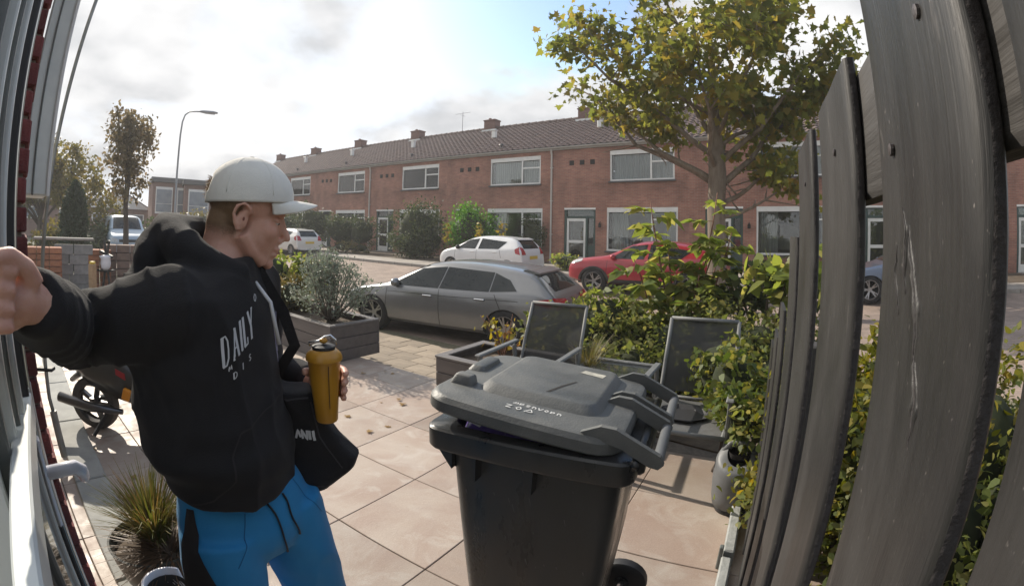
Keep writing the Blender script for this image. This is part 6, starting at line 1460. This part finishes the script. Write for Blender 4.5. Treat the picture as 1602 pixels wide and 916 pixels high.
part('centre_print', drape(hb, [([(.17, .10), (.175, .04), (.185, .0), (.18, -.05)], 1), ([(.195, .06), (.20, .0), (.19, -.03)], 1.2)], .007, tu, zv, torg, td), mat('foil_print', (.3, .3, .42), rough=.25), HOOD)
part('pocket_seam', drape(hb, [([(.02, -.13), (-.005, -.17), (-.008, -.215), (-.05, -.26), (-.09, -.275)], 1), ([(.02, -.13), (.10, -.115), (.18, -.11)], 1)], .004, tu, zv, torg, td, off=.002), m_blackp, HOOD)
part('drawcord', MB().tube([NECK+tf*.10-tl*.03+Vector((0, 0, -.02))-MB0, NECK+tf*.135-tl*.035+Vector((0, 0, -.06))-MB0, NECK+tf*.15-tl*.03+Vector((0, 0, -.15))-MB0], [.004, .004, .0045], 6), m_print, HOOD, smooth=True)
# ---- joggers
jg = MB(); HPc = Vector((-.582, .848, .0))
def hring(c, a, b_, sk=0.0):
    return [Vector(c)+hlf*(a*math.cos(2*math.pi*k/36))+hfw*(b_*math.sin(2*math.pi*k/36)) for k in range(36)]
jg.loft([hring(HPc+Vector((-.03, 0, 1.03)), .12, .075), hring(HPc+Vector((-.02, 0, .985)), .150, .098), hring(HPc+Vector((-.012, 0, .93)), .172, .112), hring(HPc+Vector((-.004, 0, .88)), .184, .114), hring(HPc+Vector((0, 0, .84)), .184, .106), hring(HPc+Vector((0, 0, .80)), .165, .088)])
for s in (-1, 1):
    top = HPc+hlf*s*.100+hfw*.012+Vector((0, 0, .89)); kn = HPc+hlf*s*.160+hfw*.03+Vector((0, 0, .48)); an = HPc+hlf*s*.175+Vector((0, 0, .10))
    jg.tube([top, top.lerp(kn, .35), top.lerp(kn, .7), kn, kn.lerp(an, .5), an, an-Vector((0, 0, .03))], [.092, .094, .087, .080, .072, .062, .055], 20)
jog = skin(jg, .0065, 8, m_blue_t)
def jog_fold(p):
    crotch = max(0.0, 1-((p-(HPc+hfw*.10+Vector((0, 0, .68)))).length/.2))
    return (1-abs(noise.noise(Vector((p.x*7, p.y*7, p.z*6)))))**4*.004-.0015+crotch*.0015*math.sin(p.z*70+(p-HPc).dot(hlf)*50)+.003*noise.noise(p*6)
cloth(jog, jog_fold)
jb = BVHTree.FromPolygons([v.co.copy() for v in jog.vertices], [list(p.vertices) for p in jog.polygons]); to_local(jog, MB0); JOG = link('joggers', jog, man)
# black side panel on the near leg and its piping
rings = []
for i in range(30):
    z = .968-.70*i/29; t = i/29; wdt = min(1.15, .16+2.6*t); cA = HPc-hlf*(.06+.11*t)+hfw*(.0+.02*t); row = []
    for j in range(9):
        a = R(-86)+R(26)*min(1, t*2)+(-.5+j/8)*wdt; d = hfw*math.cos(a)+hlf*math.sin(a); o_ = Vector((cA.x, cA.y, z)); h = jb.ray_cast(o_+d*.4, -d); row.append(((h[0]+h[1]*.0022) if h[0] else o_+d*.1)-MB0)
    rings.append(row)
pm_ = MB(); pm_.loft(rings, caps=False, close=False); part('side_panel', pm_, m_blackp, JOG, smooth=True)
for k, (x0, x1, l_) in enumerate(((-.022, .010, .15), (.026, .050, .12))):      # waist cords
    pts = []
    for i in range(12):
        t = i/11; z = .955-l_*t; u_ = x0+(x1-x0)*t+.004*math.sin(t*7+k); o_ = HPc+hlf*(-u_*-1)+Vector((0, 0, z)); h = jb.ray_cast(o_+hfw*.5, -hfw); pts.append((h[0] if h[0] else o_+hfw*.14)+hfw*.004-MB0)
    part('waist_cord', MB().tube(pts, [.0023]*11+[.0032], 7), m_trim, JOG, smooth=True)
m_seam = mat('blue_seam', (.006, .085, .22), rough=.8)
def jd(lines, w_): return drape(jb, lines, w_, hlf, zv, Vector((HPc.x, HPc.y, .9))+hfw*.0, -hfw, off=.0012)
part('seam', jd([([(-.075, .05), (-.10, -.01), (-.135, -.05)], 1)], .0016), m_seam, JOG); part('seam', jd([([(.085, .06), (.11, -.0), (.14, -.05)], 1)], .0016), m_seam, JOG)
for s in (-1, 1):                                              # trainers, below the frame
    sh = MB(); c = HPc+hlf*s*.175; rings = []
    for x, w_, h_ in ((-.09, .03, .06), (-.07, .038, .09), (0, .042, .09), (.08, .047, .065), (.15, .044, .045), (.185, .02, .03)): rings.append([c+hfw*x+hlf*(w_*math.cos(t))+Vector((0, 0, .012+h_/2+h_/2*math.sin(t)))-MB0 for t in np.linspace(0, 2*math.pi, 13)[:-1]])
    sh.loft(rings); part('trainer', sh, m_white, man, smooth=True)

# ================================================================ what he carries
m_must = mat('mustard_enamel', (.48, .235, .02), (.44, .205, .016), scale=6, rough=.38, coat=.15)
bt = thing('drinking_bottle', BOT-Vector((0, 0, .087)), 0, 'mustard yellow drinking bottle with a steel loop lid in his hand', 'bottle')
part('shell', MB().lathe([(.0, .0), (.0245, .0), (.0265, .004), (.0300, .05), (.0345, .10), (.0385, .148), (.0430, .152), (.0430, .160), (.0405, .166), (.030, .176), (.026, .177), (.0, .177)], (0, 0, 0), 36), m_must, bt, smooth=True, sharp=45)
part('lid_plate', MB().lathe([(.027, .176), (.027, .184), (.02, .187), (0, .188)], (0, 0, 0), 28), m_rubber, bt, smooth=True, sharp=40)
part('loop_handle', MB().tube([vrt*x+Vector((0, 0, z)) for x, z in ((-.031, .184), (-.034, .192), (-.01, .196), (.004, .206), (.016, .208), (.028, .198), (.030, .186))], .0026, 8), m_chrome, bt, smooth=True); part('seam_line', MB().bar(vrt*.008-vaw*.0305+Vector((0, 0, .04)), vrt*.009-vaw*.0385+Vector((0, 0, .145)), .0012, .0015), m_trim, bt)
part('spout_cap', MB().ell((0, 0, .196), (.010, .010, .007)), m_must, bt, smooth=True)
# black tote bag on his left side
m_tote = mat('black_canvas', (.0095, .0088, .0098), (.014, .0125, .0135), scale=14, rough=.88, bump=.3, bscale=260, sheen=.03)
BGc = Vector((-.516, 1.022, 1.035)); bu = Vector((.91, .415, 0)).normalized(); bw = Vector((-.415, .91, 0)).normalized()
out = [(-.13, .145), (-.085, .17), (-.03, .132), (.005, .128), (.05, .13), (.075, .06), (.125, -.035), (.165, -.085), (.15, -.115), (.06, -.185), (.02, -.192), (-.06, -.15), (-.13, -.10), (-.15, .0)]
tg = MB(); n = len(out); rings = []
for k, (off, sc_) in enumerate(((-.050, .78), (-.044, .93), (-.022, .99), (0, 1.0), (.022, .99), (.044, .93), (.050, .78))):
    rings.append([BGc+bu*(x*sc_*.88)+zv*(.88*z*(sc_ if z < 0 else (sc_*.5+.5)))+bw*off for x, z in out])
tg.loft(rings); tote = skin(tg, .006, 3, m_tote)
cloth(tote, lambda p: (1-abs(noise.noise(Vector((p.x*11+p.z*6, p.y*8, p.z*7-p.x*6)))))**3*.009-.004+.004*noise.noise(p*7))
tb_ = BVHTree.FromPolygons([v.co.copy() for v in tote.vertices], [list(p.vertices) for p in tote.polygons])
TB = BGc-Vector((0, 0, .2)); bag = thing('tote_bag', TB, 0, 'black canvas tote bag hanging from his shoulder', 'bag'); to_local(tote, TB); link('bag_body', tote, bag)
def band(p, w_, t_, side):
    mb_ = MB(); rings = []
    for i, q in enumerate(p):
        d = (p[min(i+1, len(p)-1)]-p[max(i-1, 0)]).normalized(); n_ = d.cross(side).normalized(); s_ = n_.cross(d)
        rings.append([q-TB+s_*w_*a_+n_*t_*b_ for a_, b_ in ((-1, -1), (1, -1), (1, 1), (-1, 1))])
    return mb_.loft(rings)
e0 = BGc+bu*-.062+bw*-.02+zv*.125
path = [Vector((-.625, .955, 1.475)), Vector((-.590, .948, 1.462)), Vector((-.548, .940, 1.42)), Vector((-.508, .958, 1.346)), Vector((-.488, .972, 1.267)), e0.lerp(Vector((-.488, .972, 1.267)), .45), e0]
part('strap', band(path, .013, .0013, bu), m_tote, bag)
e1 = BGc+bu*-.062+bw*.03+zv*.125; path = [Vector((-.64, .975, 1.47)), Vector((-.600, .985, 1.45)), Vector((-.575, .985, 1.40)), Vector((-.552, .995, 1.33)), e1.lerp(Vector((-.552, .995, 1.33)), .4), e1]
part('strap', band(path, .013, .0013, bu), m_tote, bag)
MB0_keep = MB0; MB0 = TB
logo = [([(-.052, -.012), (-.046, .010), (-.040, -.010)], 1), ([(-.035, -.014), (-.037, .010), (-.024, -.016), (-.024, .009)], 1), ([(-.017, -.016), (-.018, .009)], 1.2), ([(-.010, .008), (-.007, -.018)], 1)]
part('bag_logo', drape(tb_, logo, .0055, bu, zv, Vector((BGc.x, BGc.y, 1.045))+bu*.045, bw, off=.002), m_print, bag)
for q, ln in enumerate((([(-.12, .10), (-.07, .118), (-.02, .098), (.03, .10)], 1), ([(.035, .09), (.05, .0), (.10, -.09)], 1), ([(-.10, -.06), (-.02, -.13), (.05, -.14)], 1))): part('bag_seam', drape(tb_, [ln], .004, bu, zv, Vector((BGc.x, BGc.y, BGc.z)), bw, off=.0018), mat('bag_piping', (.03, .027, .032), rough=.6), bag)
MB0 = MB0_keep

# ================================================================ moped behind the man
m_mop = mat('moped_black', (.02, .021, .02), (.03, .031, .03), scale=5, rough=.3, coat=.4); m_mopred = mat('moped_red', (.33, .012, .02), rough=.3, coat=.4); m_orangel = mat('orange_reflector', (.75, .28, .01), rough=.2, coat=.4)
mo = thing('moped', Vector((-2.98, 2.42, 0)), R(18), 'black and red moped parked by the wall behind the man', 'moped')
def mwheel(x):
    W = thing('wheel', (x, 0, .2), 0, None, None); del_keys(W); W.parent = mo; rx = Matrix.Rotation(R(90), 4, 'X')
    part('tyre', MB().lathe([(.14, -.045), (.185, -.045), (.2, -.02), (.2, .02), (.185, .045), (.14, .045), (.135, 0)], (0, 0, 0), 28).xf(rx), mat('grey_tyre', (.075, .07, .068), rough=.85), W, smooth=True, sharp=50)
    sp_ = MB()
    for i in range(5): a = 2*math.pi*i/5; sp_.bar((0, 0, 0), (math.cos(a)*.145, 0, math.sin(a)*.145), .03, .035, (0, 1, 0))
    sp_.lathe([(.045, -.04), (.045, .04)], (0, 0, 0), 12, True); sp_.v = [v for v in sp_.v]; part('rim', sp_, m_rimdark, W)
mwheel(0); mwheel(1.02)
part('frame', MB().tube([(.0, .07, .2), (.18, .06, .26), (.36, .04, .24), (.6, .02, .2), (.82, 0, .36), (.94, 0, .78)], [.03, .035, .045, .05, .04, .035], 10), m_mop, mo, smooth=True)
part('rear_fairing', MB().loft([[(x, y*w_, z+q*h_) for y, q in ((-1, -.4), (-1, .4), (-.5, 1), (.5, 1), (1, .4), (1, -.4), (.5, -1), (-.5, -1))] for x, w_, z, h_ in ((-.30, .04, .66, .04), (-.18, .09, .59, .10), (.02, .13, .52, .17), (.25, .14, .47, .18), (.4, .12, .42, .15), (.5, .08, .36, .08))]), m_mop, mo, smooth=True, sharp=50)
part('red_stripe', MB().loft([[(x, y, z+q) for y, q in ((-.135, -.02), (-.135, .025), (.135, .025), (.135, -.02))] for x, z in ((.16, .53), (.22, .52), (.3, .49), (.36, .46))]), m_mopred, mo)
part('seat', MB().loft([[(x, y*w_, z+q*.04) for y, q in ((-1, -1), (-.8, .7), (0, 1.1), (.8, .7), (1, -1))] for x, w_, z in ((-.22, .07, .72), (-.05, .12, .71), (.2, .13, .68), (.42, .10, .66), (.5, .05, .65))]), m_rubber, mo, smooth=True)
part('tail_light', MB().box((-.30, 0, .66), (.04, .07, .03), bev=.008), m_tail, mo); part('indicator', MB().box((.36, -.14, .34), (.06, .03, .09), Matrix.Rotation(R(20), 3, 'Y'), bev=.008), m_orangel, mo)
part('mudguard', MB().tube([(-.18, 0, .36), (-.08, 0, .43), (.05, 0, .44), (.16, 0, .38)], [.045, .06, .06, .05], 8, flat=.5), m_mop, mo, smooth=True)
part('side_stand', MB().bar((.18, -.06, .22), (.05, -.17, .012), .025, .025), m_trim, mo); part('exhaust', MB().tube([(.3, -.12, .2), (.05, -.15, .22), (-.22, -.15, .27)], [.02, .035, .038], 12), m_rimdark, mo, smooth=True)
part('leg_shield', MB().loft([[(x, y, z) for y in np.linspace(-.18, .18, 7)] for x, z in ((.62, .24), (.78, .30), (.84, .5), (.92, .82))], caps=False, close=False), m_mop, mo, smooth=True); part('handlebar', MB().tube([(.93, -.3, .98), (.97, -.15, .96), (.97, .15, .96), (.93, .3, .98)], .014, 8), m_mop, mo, smooth=True); part('headset', MB().ell((1.0, 0, .92), (.08, .1, .09)), m_mop, mo, smooth=True); part('fork', MB().tube([(.95, 0, .85), (1.02, 0, .2)], .035, 8), m_trim, mo)

# ================================================================ thin sunlit autumn haze
hz_m = bpy.data.materials.new('thin_haze'); t, N, L = nodes_of(hz_m); N.clear()
ho = N.new('ShaderNodeOutputMaterial'); pv_ = N.new('ShaderNodeVolumePrincipled'); pv_.inputs['Color'].default_value = (.95, .95, .95, 1); pv_.inputs['Density'].default_value = .0024; pv_.inputs['Anisotropy'].default_value = .2
L.new(pv_.outputs[0], ho.inputs['Volume'])
tag(part('haze', MB().box((0, 0, 4.0), (900, 900, 14.0)), hz_m), kind='stuff')
